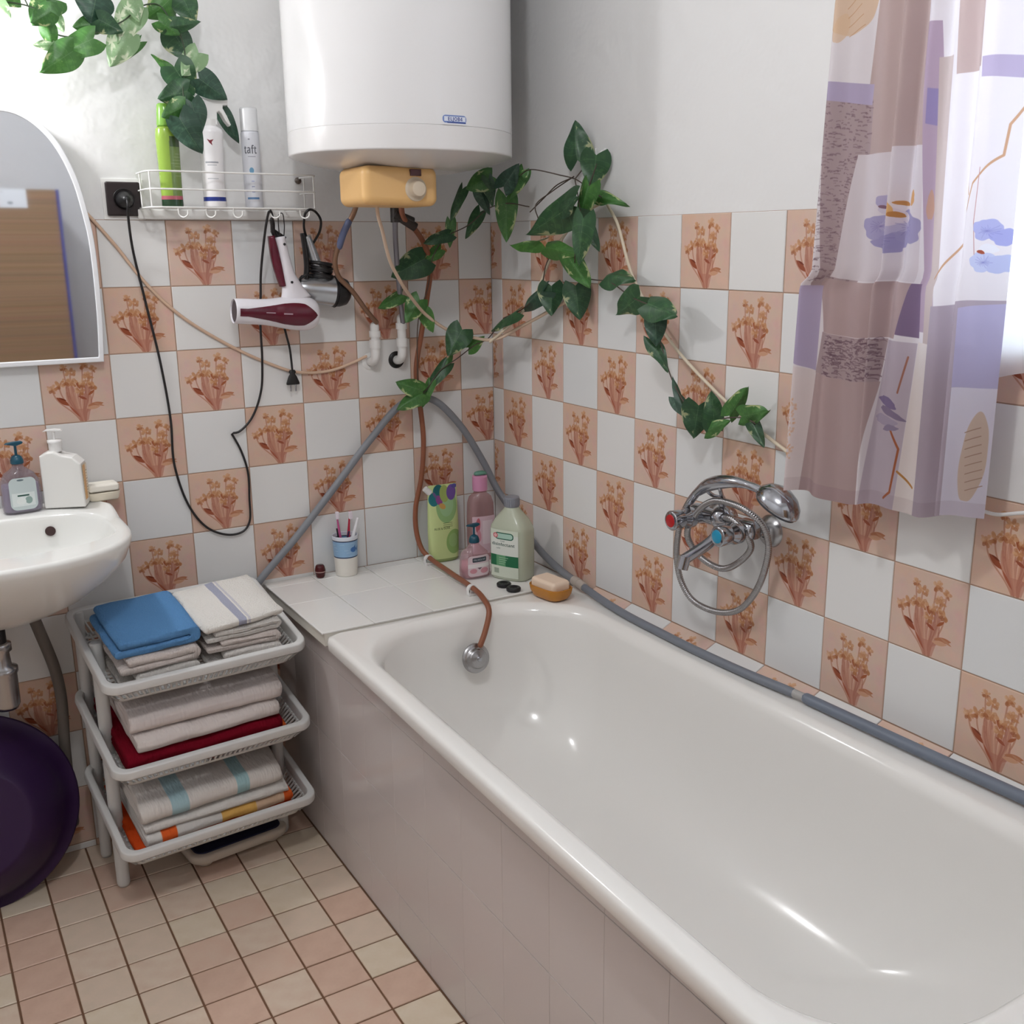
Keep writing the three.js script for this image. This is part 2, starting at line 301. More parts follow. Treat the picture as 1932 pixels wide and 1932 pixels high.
// ---------- bathtub ----------
{
  const t = thing('bathtub', 'white enamelled bathtub set against the right wall', 'bathtub', [-0.35, 0, 1.25]);
  const shear = (l) => l.map((p) => V(p.x - 0.02 * (p.z - 0.43) * clamp01((-0.085 - p.x) / 0.56), p.y, p.z));
  const n = 14, Z1 = 2.06;
  const L = [
    rr(-0.676, -0.006, 0.4265, Z1, 0.02, RIM - 0.034, n), rr(-0.682, -0.006, 0.4265, Z1, 0.02, RIM - 0.03, n), rr(-0.683, -0.005, 0.4265, Z1, 0.02, RIM - 0.012, n), rr(-0.680, -0.005, 0.428, Z1, 0.02, RIM - 0.004, n), rr(-0.672, -0.008, 0.431, Z1 - 0.008, 0.03, RIM, n),
    rr(-0.652, -0.078, 0.452, 1.975, 0.2, RIM + 0.0005, n), rr(-0.643, -0.087, 0.458, 1.968, 0.2, RIM - 0.0025, n), rr(-0.634, -0.096, 0.466, 1.958, 0.2, RIM - 0.012, n), rr(-0.627, -0.103, 0.473, 1.948, 0.198, RIM - 0.028, n)];
  // the basin: wall inset follows a quarter superellipse from the rim to the flat bottom
  for (let i = 1; i <= 22; i++) {
    const a = i / 22 * Math.PI / 2, d = (RIM - 0.028) - 0.345 * Math.sin(a) ** 0.62, k = (1 - Math.cos(a)) ** 1.25;
    L.push(rr(-0.627 + 0.05 * Math.sin(a) ** 1.5 + 0.16 * k, -0.103 - 0.05 * Math.sin(a) ** 1.5 - 0.16 * k, 0.473 + 0.075 * Math.sin(a) ** 1.5 + 0.27 * k, 1.948 - 0.20 * Math.sin(a) ** 1.3 - 0.30 * k, Math.max(0.03, 0.198 - 0.165 * k), d, n));
  }
  const shell = L.map(shear);
  wpart('tub_shell', loft(shell, false, true), enamel, t);
  // overflow fitting on the near end wall
  const o = V(-0.343, 0.493, 0.505), tilt = -0.25;
  const ov = part('overflow_cover', lathe([[0, 0.02], [0.008, 0.0195], [0.0085, 0.017], [0.0145, 0.0175], [0.0175, 0.0145], [0.018, 0.008], [0.022, 0.007], [0.0265, 0.005], [0.0275, 0.002], [0.0265, 0]], 40), satinChrome, t, [o.x - t.position.x, o.y, o.z - t.position.z - 0.003], [Math.PI / 2 + tilt, 0, 0]); ov.scale.set(1.3, 1.15, 1.3);
  part('screw', at(lathe([[0, 0.003], [0.0045, 0.0025], [0.005, 0]], 16), 0, 0.0195, 0), chrome, ov);
}

// ---------- water heater ----------
{
  const cx = -0.38, cz = 0.27, R = 0.25;
  const t = thing('water_heater', 'large white cylindrical electric water heater hung on the back wall', 'water heater', [cx, 1.6, cz]);
  const white = M('#e9e8e8', 0.16, { specularIntensity: 0.8 });
  part('tank', lathe([[R - 0.0012, 0.0815], [R, 0.0822], [R, 0.8], [R - 0.01, 0.83], [R - 0.06, 0.86], [0, 0.87]], 96), white, t);
  part('bottom_cover', lathe([[0, 0], [0.12, 0.002], [0.13, 0.004], [0.2, 0.0165], [0.24, 0.0295], [0.2465, 0.0318], [0.2488, 0.0328], [0.2498, 0.0345], [R, 0.037], [R, 0.0800], [R - 0.0012, 0.0808], [R - 0.0012, 0.0815]], 96), M('#e5e3e2', 0.18, { specularIntensity: 0.8 }), t);
  part('lug', at(box(0.03, 0.25, 0.03), -0.1, 0.5, -0.247), whitePlastic, t); part('lug', at(box(0.03, 0.25, 0.03), 0.1, 0.5, -0.247), whitePlastic, t);
  const logo = canvasTex(256, 96, (g, w, h) => {
    g.fillStyle = '#e4e4e6'; g.fillRect(0, 0, w, h); g.fillStyle = '#6f86c0'; g.beginPath(); g.roundRect(4, 10, w - 8, 70, 30); g.fill();
    g.fillStyle = '#dfe4f0'; g.fillRect(20, 22, w - 34, 42); g.fillStyle = '#233a86'; g.font = 'bold 46px sans-serif'; g.textAlign = 'center'; g.textBaseline = 'middle'; g.fillText('ELJOB4', w / 2 + 4, 44, w - 40); g.fillStyle = '#3a4f94'; g.fillRect(50, 70, w - 60, 12);
  });
  const lg = new THREE.CylinderGeometry(R + 0.0008, R + 0.0008, 0.021, 16, 1, true, 0.028 - 0.115, 0.23);
  part('logo_plate', lg, M('#ffffff', 0.3, { map: logo, side: THREE.DoubleSide }), t, [0, 0.0925, 0]);
  const cover = M('#e8bb7c', 0.4);
  const cb = part('control_cover', at(rbox(0.176, 0.082, 0.15, 0.018, 4), 0, 0, 0), cover, t, [-0.062, -0.034, 0.057]);
  const kn = part('knob', at(lathe([[0.0, 0.02], [0.014, 0.0195], [0.0165, 0.017], [0.018, 0.004], [0.024, 0.003], [0.0255, 0]], 36), 0, 0, 0, Math.PI / 2), M('#d9c9b2', 0.35), cb, [0.032, -0.006, 0.0745]);
  kn.userData.label = 'beige round thermostat knob';
  const pl = part('indicator_light', at(rbox(0.026, 0.014, 0.006, 0.001), 0, 0, 0), M('#4a0f12', 0.25), cb, [0.032, 0.028, 0.075]); pl.userData.label = 'dark red indicator window';
  const fit = (x, z) => merge([at(cyl(0.013, 0.013, 0.05, 16), x, -0.02, z), at(cyl(0.0165, 0.0165, 0.018, 6), x, -0.03, z)]);
  part('inlet', fit(-0.068, -0.105), M('#6b5446', 0.4, { metalness: 0.7 }), t); part('inlet', fit(0.025, -0.09), M('#5a4a40', 0.4, { metalness: 0.7 }), t);
}

// ---------- pipes, hoses and cables ----------
{
  const bronze = M('#8a6a55', 0.4, { metalness: 0.5 }), steel = M('#8b8a92', 0.35, { metalness: 0.6 }), blue = M('#5b6485', 0.5);
  const p1 = thing('water_pipe', 'braided copper and blue water pipe left of the yellow heater cover', 'pipe', [-0.447, 1.57, 0.16]);
  const A1 = [[-0.448, 1.57, 0.165], [-0.4446, 1.556, 0.16], [-0.4481, 1.5189, 0.14], [-0.4694, 1.4707, 0.12], [-0.4863, 1.4094, 0.1], [-0.4765, 1.3718, 0.09], [-0.4376, 1.3327, 0.08], [-0.3981, 1.2859, 0.065], [-0.363, 1.253, 0.045]];
  wpart('hose', tube(A1, 0.0062, 12), bronze, p1);
  wpart('sleeve', tube([[-0.459, 1.497, 0.131], [-0.4694, 1.4707, 0.12], [-0.478, 1.44, 0.11]], 0.008, 12), blue, p1);
  wpart('nut', at(cyl(0.012, 0.012, 0.022, 6), -0.4463, 1.559, 0.162), M('#4a403c', 0.4, { metalness: 0.6 }), p1);
  const p2 = thing('water_pipe', 'thin grey water pipe dropping to the right white elbow', 'pipe', [-0.36, 1.57, 0.18]);
  wpart('tube', tube([[-0.355, 1.57, 0.18], [-0.357, 1.5, 0.17], [-0.335, 1.433, 0.12], [-0.3123, 1.3423, 0.08], [-0.290, 1.25, 0.045]], 0.0065, 12), steel, p2);
  wpart('valve', merge([at(cyl(0.014, 0.014, 0.04, 12), -0.356, 1.515, 0.175), at(cyl(0.012, 0.012, 0.05, 12), -0.34, 1.505, 0.18, 0, 0, Math.PI / 2.6)]), M('#3e3a38', 0.4, { metalness: 0.7 }), p2);
  const elbow = (x, label, yTop) => {
    const t = thing('pipe_elbow', label, 'pipe fitting', [x, 1.2, 0.03]);
    wpart('elbow', merge([tube([[x, yTop, 0.035], [x, 1.19, 0.035], [x - 0.001, 1.162, 0.033], [x - 0.002, 1.152, 0.02], [x - 0.002, 1.15, 0.001]], 0.0115, 14), at(cyl(0.0145, 0.0145, 0.016, 20), x, yTop - 0.02, 0.035), at(cyl(0.0145, 0.0145, 0.022, 20), x, 1.198, 0.035)]), whitePlastic, t);
    wpart('wall_rosette', at(lathe([[0.012, 0.005], [0.02, 0.004], [0.0225, 0]], 28), x - 0.002, 1.15, 0, Math.PI / 2), x > -0.33 ? blackPlastic : whitePlastic, t);
    return t;
  };
  elbow(-0.3645, 'white plastic pipe elbow on the tiles below the heater, the left one', 1.243);
  elbow(-0.290, 'white plastic pipe elbow with dark wall rosette, beside the brown hose', 1.26);
  // brown drain hose from the heater into the tub overflow
  const bh = thing('drain_hose', 'brown rubber hose running from the heater down into the tub overflow', 'hose', [-0.35, 1.57, 0.18]);
  const B = [[-0.35, 1.545, 0.19], [-0.345, 1.506, 0.19], [-0.317, 1.4886, 0.175], [-0.2587, 1.4454, 0.12], [-0.2331, 1.3934, 0.1], [-0.2351, 1.3139, 0.08], [-0.2455, 1.219, 0.06], [-0.2571, 1.1223, 0.045], [-0.2472, 1.037, 0.04], [-0.24, 0.9365, 0.04], [-0.2499, 0.8359, 0.04], [-0.2704, 0.7503, 0.04], [-0.2721, 0.6847, 0.045], [-0.265, 0.640, 0.06], [-0.258, 0.6255, 0.076], [-0.2627, 0.617, 0.2246], [-0.2811, 0.622, 0.383], [-0.289, 0.619, 0.44], [-0.297, 0.600, 0.49], [-0.318, 0.556, 0.507], [-0.334, 0.527, 0.512]];
  const brown = M('#8a5238', 0.45);
  wpart('hose', tube(B, 0.0068, 12), brown, bh);
  wpart('fitting', at(cyl(0.011, 0.011, 0.05, 12), -0.332, 1.4965, 0.182, 0, 0, Math.PI / 3), M('#3a302c', 0.45, { metalness: 0.4 }), bh);
  for (const [x, z, l] of [[-0.2575, 0.085, 'white plastic hose clip near the back wall on the deck'], [-0.2811, 0.375, 'white plastic hose clip beside the tub edge on the deck']]) {
    const c = thing('hose_clip', l, 'clip', [x, DECK, z]);
    part('clip_base', at(rbox(0.022, 0.006, 0.014, 0.001), 0, 0.003, 0), whitePlastic, c);
    const s = new THREE.Shape(); s.absarc(0, 0, 0.0125, -0.6, Math.PI + 0.6, false); const hole = 0.0082; s.absarc(0, 0, hole, Math.PI + 0.6, -0.6, true);
    part('clip_ring', merge([at(extrude(s, 0.012, 0.0006), 0, 0.0155, -0.006), at(rbox(0.005, 0.016, 0.012, 0.001), -0.0095, 0.010, 0), at(rbox(0.005, 0.016, 0.012, 0.001), 0.0095, 0.010, 0)]), whitePlastic, c);
  }
  // grey washing machine drain hose: arch in the corner, then along the tub rim
  const gh = thing('drain_hose', 'grey plastic drain hose arching in the corner and lying along the tub rim', 'hose', [-0.2546, 1.05, 0.05]);
  const grey = M('#7f8288', 0.45), greyDark = M('#777c86', 0.45);
  wpart('hose', tube([[-0.80, 0.05, 0.018], [-0.772, 0.40, 0.018], [-0.742, 0.56, 0.018], [-0.7024, 0.615, 0.018], [-0.6576, 0.6596, 0.018], [-0.5979, 0.7166, 0.018], [-0.4775, 0.8466, 0.02], [-0.386, 0.9497, 0.025], [-0.3042, 1.0305, 0.03], [-0.2546, 1.0501, 0.03], [-0.2005, 1.0387, 0.03], [-0.1307, 0.9707, 0.035], [-0.0673, 0.8639, 0.05], [-0.0366, 0.7834, 0.075], [-0.022, 0.735, 0.12], [-0.02, 0.68, 0.21], [-0.022, 0.646, 0.2937], [-0.024, 0.624, 0.3842], [-0.028, 0.616, 0.455]], 0.0095, 14), grey, gh);
  const cp = wpart('coupling', merge([bar([-0.0275, 0.6165, 0.45], [-0.029, 0.615, 0.475], 0.0125, 20), bar([-0.029, 0.615, 0.475], [-0.033, 0.6135, 0.505], 0.0115, 20)]), M('#bdb3aa', 0.4), gh);
  wpart('pipe', tube([[-0.033, 0.6135, 0.503], [-0.044, 0.609, 0.60], [-0.0545, 0.6075, 0.7152], [-0.059, 0.6075, 0.85], [-0.0602, 0.607, 0.9536], [-0.056, 0.6075, 1.1073], [-0.0485, 0.6088, 1.215], [-0.0478, 0.609, 1.232]], 0.0094, 16), greyDark, gh);
  const joint = wpart('joint', bar([-0.0475, 0.609, 1.222], [-0.0455, 0.6095, 1.276], 0.0083, 18), M('#a9a6a4', 0.5), gh);
  wpart('pipe', tube([[-0.0455, 0.6097, 1.268], [-0.043, 0.61, 1.40], [-0.040, 0.6105, 1.55], [-0.034, 0.611, 1.75], [-0.034, 0.611, 2.04]], 0.0106, 16), M('#6e7684', 0.4), gh);
  // cables
  const beige = M('#d8bfa8', 0.5), ivory = M('#d9cbb4', 0.5);
  wsingle('power_cable', tube([[-0.463, 1.53, 0.31], [-0.461, 1.505, 0.31], [-0.4494, 1.4802, 0.3], [-0.4109, 1.4099, 0.25], [-0.3634, 1.3595, 0.2], [-0.3138, 1.3189, 0.15], [-0.2479, 1.2686, 0.1], [-0.1709, 1.2237, 0.08], [-0.1226, 1.2079, 0.1], [-0.1, 1.2075, 0.1931], [-0.06, 1.2433, 0.2592], [-0.03, 1.286, 0.3492], [-0.012, 1.3272, 0.4433]], 0.0042, 8), beige, 'beige power cable sagging from the heater cover to the right wall', 'cable', [-0.463, 1.5226, 0.33]);
  wsingle('washing_line', tube([[-0.11, 1.2006, 0.183], [-0.08, 1.257, 0.2539], [-0.05, 1.3234, 0.3076], [-0.03, 1.4126, 0.3498], [-0.02, 1.50, 0.45], [-0.015, 1.535, 0.56], [-0.022, 1.5287, 0.5701], [-0.024, 1.4881, 0.6111], [-0.02, 1.3695, 0.669], [-0.015, 1.2409, 0.7977], [-0.012, 1.1548, 0.9345], [-0.012, 1.1039, 1.0393], [-0.012, 1.0627, 1.1436], [-0.012, 1.03, 1.23]], 0.0036, 8), ivory, 'ivory cord running among the ivy and down the right wall to the curtain', 'cord', [-0.02, 1.3695, 0.669]);
  wsingle('wall_cable', tube([[-1.03, 1.53, 0.004], [-1.0087, 1.5032, 0.004], [-0.9669, 1.4487, 0.004], [-0.9018, 1.3545, 0.004], [-0.8368, 1.2864, 0.004], [-0.7435, 1.2202, 0.004], [-0.644, 1.1661, 0.004], [-0.5656, 1.1362, 0.005], [-0.4826, 1.1335, 0.006], [-0.4189, 1.15, 0.008], [-0.382, 1.165, 0.012]], 0.0038, 8), M('#d3b39a', 0.5), 'peach painted cable sagging across the tiles to the left pipe elbow', 'cable', [-0.9018, 1.3545, 0.004]);
  wsingle('cord', tube([[-0.012, 1.037, 1.50], [-0.012, 1.037, 1.559], [-0.012, 1.035, 1.597], [-0.012, 1.047, 1.642], [-0.012, 1.075, 1.75], [-0.012, 1.12, 1.9]], 0.003, 8), whitePlastic, 'white cord drooping on the tiles below the curtain hem', 'cord', [-0.012, 1.035, 1.597]);
}

// ---------- mixer with hand shower ----------
{
  const t = thing('bath_mixer', 'chrome wall mixer with red and blue valves above the tub', 'faucet', [-0.055, 0.905, 1.03]);
  const v = (dz) => [0.055, -0.012, dz];
  for (const dz of [-0.075, 0.075]) {
    part('flange', at(lathe([[0.012, 0.018], [0.018, 0.017], [0.03, 0.006], [0.033, 0.0]], 36), 0, 0, 0, 0, 0, Math.PI / 2), satinChrome, t, v(dz));
    part('connector', bar([0.052, -0.012, dz], [0, 0, dz * 0.9], 0.0125, 18), satinChrome, t);
  }
  part('mixer_body', merge([at(lathe([[0, -0.095], [0.016, -0.094], [0.02, -0.085], [0.02, -0.06], [0.0165, -0.05], [0.0165, 0.05], [0.02, 0.06], [0.02, 0.085], [0.016, 0.094], [0, 0.095]], 32), 0, 0, 0, Math.PI / 2), at(new THREE.SphereGeometry(0.028, 24, 16), 0, 0.006, 0)]), chrome, t);
  for (const [dz, col, l] of [[-0.073, '#b0151b', 'red hot-water valve'], [0.068, '#1f8fb4', 'blue cold-water valve']]) {
    const h = part('valve_handle', at(lathe([[0, 0.075], [0.0175, 0.075], [0.0205, 0.072], [0.0195, 0.05], [0.0165, 0.044], [0.0215, 0.036], [0.0215, 0.02], [0.0155, 0.015], [0.0155, 0]], 24), 0, 0, 0, 0, 0, Math.PI / 2), chrome, t, [-0.003, -0.005, dz]);
    h.userData.label = l; part('valve_cap', at(lathe([[0, 0.0775], [0.0125, 0.0768], [0.0135, 0.0745]], 24), 0, 0, 0, 0, 0, Math.PI / 2), M(col, 0.3), h);
  }
  wpart('spout', merge([tube([[-0.06, 0.895, 1.03], [-0.08, 0.872, 1.03], [-0.115, 0.853, 1.027], [-0.15, 0.839, 1.024]], 0.0115, 16), bar([-0.148, 0.845, 1.024], [-0.155, 0.82, 1.023], 0.0125, 18)]), chrome, t);
  wpart('cradle', merge([bar([-0.055, 0.92, 1.03], [-0.065, 0.955, 1.03], 0.008, 14), tube([[-0.098, 0.977, 1.01], [-0.075, 0.957, 1.02], [-0.065, 0.955, 1.03], [-0.075, 0.957, 1.045], [-0.1, 0.982, 1.065]], 0.004, 10)]), chrome, t);
  const s = thing('hand_shower', 'chrome hand shower resting on the mixer cradle with coiled hose', 'shower head', [-0.09, 0.99, 1.08]);
  const HC = new THREE.CatmullRomCurve3([[-0.088, 0.955, 0.979], [-0.095, 0.985, 1.030], [-0.097, 1.003, 1.098], [-0.093, 1.002, 1.15], [-0.088, 0.997, 1.17]].map((p) => V(...p)));
  const grip = new THREE.TubeGeometry(HC, 40, 0.011, 16, false), gp = grip.attributes.position;
  for (let i = 0; i <= 40; i++) { const c = HC.getPointAt(i / 40), k = 0.72 + 0.55 * Math.sin(Math.min(i / 40 * 1.25, 1) * Math.PI); for (let j = 0; j <= 16; j++) { const q = i * 17 + j; gp.setXYZ(q, c.x + (gp.getX(q) - c.x) * k, c.y + (gp.getY(q) - c.y) * k, c.z + (gp.getZ(q) - c.z) * k); } }
  grip.computeVertexNormals(); wpart('handle', grip, chrome, s);
  const head = lathe([[0, 0.028], [0.012, 0.027], [0.024, 0.02], [0.033, 0.008], [0.036, -0.004], [0.0355, -0.009], [0.033, -0.011]], 36);
  const hp = part('head', head, chrome, s, [0.005, -0.006, 0.128], [0.42, 0, -0.2]); hp.scale.set(0.98, 1.0, 1.38);
  part('spray_face', at(cyl(0.0335, 0.0325, 0.006, 32), 0, -0.0115, 0), M('#3c3e44', 0.35), hp);
  const hosePts1 = [[-0.088, 0.957, 0.982], [-0.085, 0.932, 0.956], [-0.080, 0.895, 0.930], [-0.080, 0.853, 0.918], [-0.070, 0.801, 0.904], [-0.060, 0.748, 0.908], [-0.050, 0.711, 0.933], [-0.040, 0.700, 0.990], [-0.040, 0.722, 1.062], [-0.040, 0.765, 1.105], [-0.045, 0.824, 1.138], [-0.050, 0.882, 1.152], [-0.064, 0.924, 1.148], [-0.082, 0.948, 1.126], [-0.087, 0.956, 1.086], [-0.087, 0.950, 1.031],
    [-0.086, 0.915, 0.981], [-0.075, 0.856, 0.943], [-0.055, 0.813, 0.962], [-0.045, 0.800, 1.015], [-0.05, 0.830, 1.074], [-0.055, 0.871, 1.110], [-0.078, 0.908, 1.110], [-0.085, 0.925, 1.085], [-0.078, 0.922, 1.06]];
  const hc = new THREE.CatmullRomCurve3(hosePts1.map((p) => V(...p)), false, 'centripetal');
  const hg = new THREE.TubeGeometry(hc, 900, 0.0068, 10, false), ha = hg.attributes.position;
  for (let i = 0; i <= 900; i++) { const c = hc.getPointAt(i / 900), k = i % 3 === 0 ? 0.82 : 1; for (let j = 0; j <= 10; j++) { const q = i * 11 + j; ha.setXYZ(q, c.x + (ha.getX(q) - c.x) * k, c.y + (ha.getY(q) - c.y) * k, c.z + (ha.getZ(q) - c.z) * k); } }
  hg.computeVertexNormals(); wpart('shower_hose', hg, satinChrome, s);
  wpart('hose_nut', bar([-0.088, 0.957, 0.982], [-0.0855, 0.935, 0.96], 0.0085, 14), chrome, s); wpart('hose_nut', bar([-0.078, 0.922, 1.06], [-0.07, 0.915, 1.04], 0.009, 14), chrome, s);
}

// ---------- curtains ----------
{
  const edge = (Y) => 1590 - 0.097 * Y - 24 * clamp01((Y - 505) / 16);
  const PX = (W, H) => [(X, Y) => ((X - edge(Y)) / (1915 - 0.05 * Y - edge(Y))) * W, (Y) => (H * (2.3 - (1.8 - 0.77 * Y / 930))) / 1.29];
  const tex = canvasTex(1024, 2048, (g, W, H) => {
    const [cx, cy] = PX(W, H);
    let s = 5; const R = () => { s = (s * 1664525 + 1013904223) >>> 0; return s / 4294967296; };
    g.fillStyle = '#ece6ea'; g.fillRect(0, 0, W, H);
    const quad = (c, ...p) => { g.fillStyle = c; g.beginPath(); p.forEach(([x, y], i) => (i ? g.lineTo(cx(x, y), cy(y)) : g.moveTo(cx(x, y), cy(y)))); g.fill(); };
    const speck = (n, x0, x1, y0, y1, c, wd, ht) => { g.strokeStyle = c; for (let i = 0; i < n; i++) { const y = y0 + R() * (y1 - y0), x = x0 + R() * (x1 - x0) - 0.09 * (y - y0); const a = cx(x, y), b = cy(y); g.lineWidth = 1 + R() * 3; g.beginPath(); g.moveTo(a, b); g.quadraticCurveTo(a + wd * 0.5, b - ht * (R() - 0.2), a + wd * R(), b + ht * (R() - 0.3)); g.stroke(); } };
    const mauve = '#c3aeaa', mauve2 = '#bfa9a8', lav = '#bcb0cc', grey = '#b7a4a6';
    quad(mauve, [1670, -600], [1758, -600], [1752, 270], [1625, 270], [1655, 0]);
    quad(grey, [1575, 170], [1645, 172], [1605, 520], [1540, 520]); speck(500, 1575, 1640, 172, 510, 'rgba(120,96,108,0.45)', 26, 5);
    quad(lav, [1576, 136], [1646, 145], [1642, 182], [1574, 170]);
    quad('#dfd6da', [1622, 270], [1752, 266], [1738, 510], [1576, 502]);
    quad('#bca7ba', [1752, 60], [1772, 60], [1768, 600], [1738, 600]);
    quad('#9d90bc', [1756, 170], [1770, 172], [1768, 235], [1753, 230]); quad('#8a7692', [1722, 512], [1746, 512], [1738, 612], [1708, 610]);  // dark creases of the folds, painted into the cloth colour
    quad('#cdbdb9', [1768, 120], [1788, 118], [1764, 620], [1744, 620]);
    quad(mauve, [1812, -600], [1860, -600], [1852, 154], [1800, 154]);
    quad(lav, [1855, 140], [1925, 142], [1922, 178], [1856, 172]);
    quad(mauve2, [1572, 505], [1735, 512], [1706, 618], [1556, 612]); quad(lav, [1500, 519], [1556, 520], [1538, 694], [1490, 668]);
    quad(grey, [1553, 612], [1690, 620], [1676, 706], [1537, 698]); speck(420, 1556, 1680, 616, 700, 'rgba(112,88,100,0.5)', 34, 9);
    quad(mauve2, [1538, 698], [1678, 704], [1622, 990], [1500, 990]);
    quad('#e9dede', [1470, 670], [1538, 694], [1500, 990], [1440, 990]);
    quad('#c9bdc8', [1690, 622], [1736, 622], [1700, 990], [1640, 990]); quad('#ece3e0', [1737, 620], [1762, 620], [1730, 990], [1700, 990]);
    quad('#b5a8b4', [1762, 550], [1895, 545], [1880, 705], [1830, 705], [1816, 990], [1728, 990]); quad('#bcb6d6', [1835, 560], [1892, 550], [1880, 705], [1830, 705]);
    quad('#e0dcea', [1830, 706], [1882, 704], [1868, 990], [1816, 990]);
    const line = (c, w, ...p) => { g.strokeStyle = c; g.lineWidth = w; g.lineJoin = g.lineCap = 'round'; g.beginPath(); p.forEach(([x, y], i) => (i ? g.lineTo(cx(x, y), cy(y)) : g.moveTo(cx(x, y), cy(y)))); g.stroke(); };
    line('rgba(196,146,108,0.8)', 6, [1768, 500], [1800, 450], [1840, 385], [1850, 345], [1888, 300], [1893, 250], [1915, 190]); line('#c9a0a0', 4, [1862, 320], [1855, 410], [1858, 470]); line('#d0a070', 6, [1842, 362], [1830, 300]);
    line('rgba(168,104,80,0.8)', 6, [1725, 650], [1712, 720]); line('#b06a4a', 7, [1700, 790], [1712, 830], [1700, 920], [1690, 935]); line('#c08a50', 6, [1710, 875], [1730, 900]); line('#c79468', 7, [1782, 8], [1812, 18]);
    const petal = (x, y, rx, ry, a, c) => { g.fillStyle = c; g.beginPath(); g.ellipse(cx(x, y), cy(y), rx * W / 330, ry * H / 1560, a, 0, 7); g.fill(); };
    const ruffle = (x, y, rx, ry, a, c, n = 9, edge = 0.2, ph = 0) => { g.fillStyle = c; g.beginPath(); for (let i = 0; i <= 80; i++) { const t = i / 80 * 6.2832, e = edge * 0.42, m = Math.max(3, Math.round(n * 0.55)), r = 1 + e * Math.sin(m * t + ph) + e * 0.35 * Math.sin((m * 2 + 1) * t + ph * 2), px = rx * r * Math.cos(t), py = ry * r * Math.sin(t), X = x + px * Math.cos(a) - py * Math.sin(a), Y = y + px * Math.sin(a) + py * Math.cos(a); if (i) g.lineTo(cx(X, Y), cy(Y)); else g.moveTo(cx(X, Y), cy(Y)); } g.fill(); };
    const veins = (x, y, rx, ry, c) => { g.strokeStyle = c; g.lineWidth = 2; for (let i = 0; i < 16; i++) { const t = i / 16 * 6.2832, q = 0.35 + 0.5 * R(); g.beginPath(); g.moveTo(cx(x, y), cy(y)); g.quadraticCurveTo(cx(x + rx * q * 0.6 * Math.cos(t + 0.2), y), cy(y + ry * q * 0.6 * Math.sin(t)), cx(x + rx * q * Math.cos(t), y), cy(y + ry * q * Math.sin(t))); g.stroke(); } };
    // big lilac bloom
    ruffle(1672, 362, 22, 19, 0.2, '#b3aac8', 7, 0.25); ruffle(1651, 404, 24, 22, 0.4, '#aaa2c4', 8, 0.22, 1); ruffle(1684, 436, 40, 20, 0.15, '#a39bc0', 11, 0.22, 2); ruffle(1724, 412, 22, 30, -0.1, '#a69ec0', 9, 0.2, 3); ruffle(1690, 402, 36, 22, 0.1, '#bdb4cc', 9, 0.2); ruffle(1700, 392, 26, 15, 0.1, '#d8ccd4', 8, 0.25, 1); ruffle(1668, 374, 14, 10, 0.4, '#d2c8d4', 6, 0.3);
    veins(1680, 430, 34, 22, 'rgba(128,118,168,0.35)'); veins(1655, 402, 24, 22, 'rgba(128,118,168,0.35)'); veins(1722, 412, 20, 28, 'rgba(128,118,168,0.35)');
    ruffle(1684, 352, 8, 14, 0.3, '#d3a26c', 5, 0.3); ruffle(1696, 372, 8, 20, -0.4, '#d9ae78', 5, 0.3); ruffle(1708, 388, 10, 5, 0.3, '#b9824e', 5, 0.2); ruffle(1716, 368, 9, 4, 0.3, '#c08a58', 5, 0.2); ruffle(1734, 360, 5, 14, 0.2, '#d5a474', 5, 0.3); ruffle(1659, 367, 6, 3, 0.4, '#8a6a78', 4, 0.1); ruffle(1756, 372, 4, 26, 0.05, 'rgba(207,160,128,0.7)', 5, 0.2);
    line('#a8835c', 4, [1702, 273], [1694, 310], [1684, 345]);
    // small blue bloom at the right
    ruffle(1872, 424, 17, 18, 0.1, '#b3b6e2', 8, 0.25); ruffle(1888, 436, 12, 14, 0.1, '#a9ace0', 7, 0.25, 1); ruffle(1868, 478, 16, 18, 0.2, '#c5cbea', 8, 0.22, 2); ruffle(1884, 482, 13, 16, 0.1, '#bcc2e6', 7, 0.25); ruffle(1874, 456, 9, 8, 0, '#ecebf2', 6, 0.2); ruffle(1867, 462, 5, 3, 0.4, '#a85a48', 4, 0.2);
    veins(1874, 426, 16, 16, 'rgba(140,140,200,0.4)'); veins(1870, 480, 14, 16, 'rgba(140,140,200,0.4)');
    // low bloom in the fold
    ruffle(1694, 742, 18, 9, 0.5, '#8d7ea0', 6, 0.25); ruffle(1700, 762, 22, 7, 0.5, '#94869f', 6, 0.25, 1); ruffle(1690, 778, 20, 10, 0.2, '#b5a9bd', 6, 0.25, 2); ruffle(1700, 792, 12, 6, -0.3, '#9c90a8', 5, 0.3);
    // orange leaves
    ruffle(1620, 12, 30, 50, 0.45, 'rgba(226,191,158,0.75)', 5, 0.1); ruffle(1602, 46, 10, 26, 0.3, 'rgba(228,195,162,0.7)', 5, 0.1); ruffle(1857, 840, 13, 88, 0.1, '#d5c0b0', 5, 0.1); ruffle(1916, 30, 15, 62, -0.1, '#e6cdb8', 5, 0.1);
    for (let i = 0; i < 6; i++) line('rgba(196,140,96,0.6)', 2, [1612, 60 - i * 16], [1636 - i * 2, 40 - i * 18]);
    for (let i = 0; i < 5; i++) line('#b09488', 2, [1908, 20 + i * 20], [1924, 12 + i * 20]);
    for (let i = 0; i < 8; i++) line('#a98a78', 2, [1850, 790 + i * 16], [1866, 782 + i * 16 - 4]);
    for (let i = 0; i < 60; i++) { g.fillStyle = 'rgba(222,160,110,0.35)'; const y = 750 + R() * 130; g.fillRect(cx(1500 + R() * 12 - 0.09 * (y - 750), y), cy(y), 8, 6); }
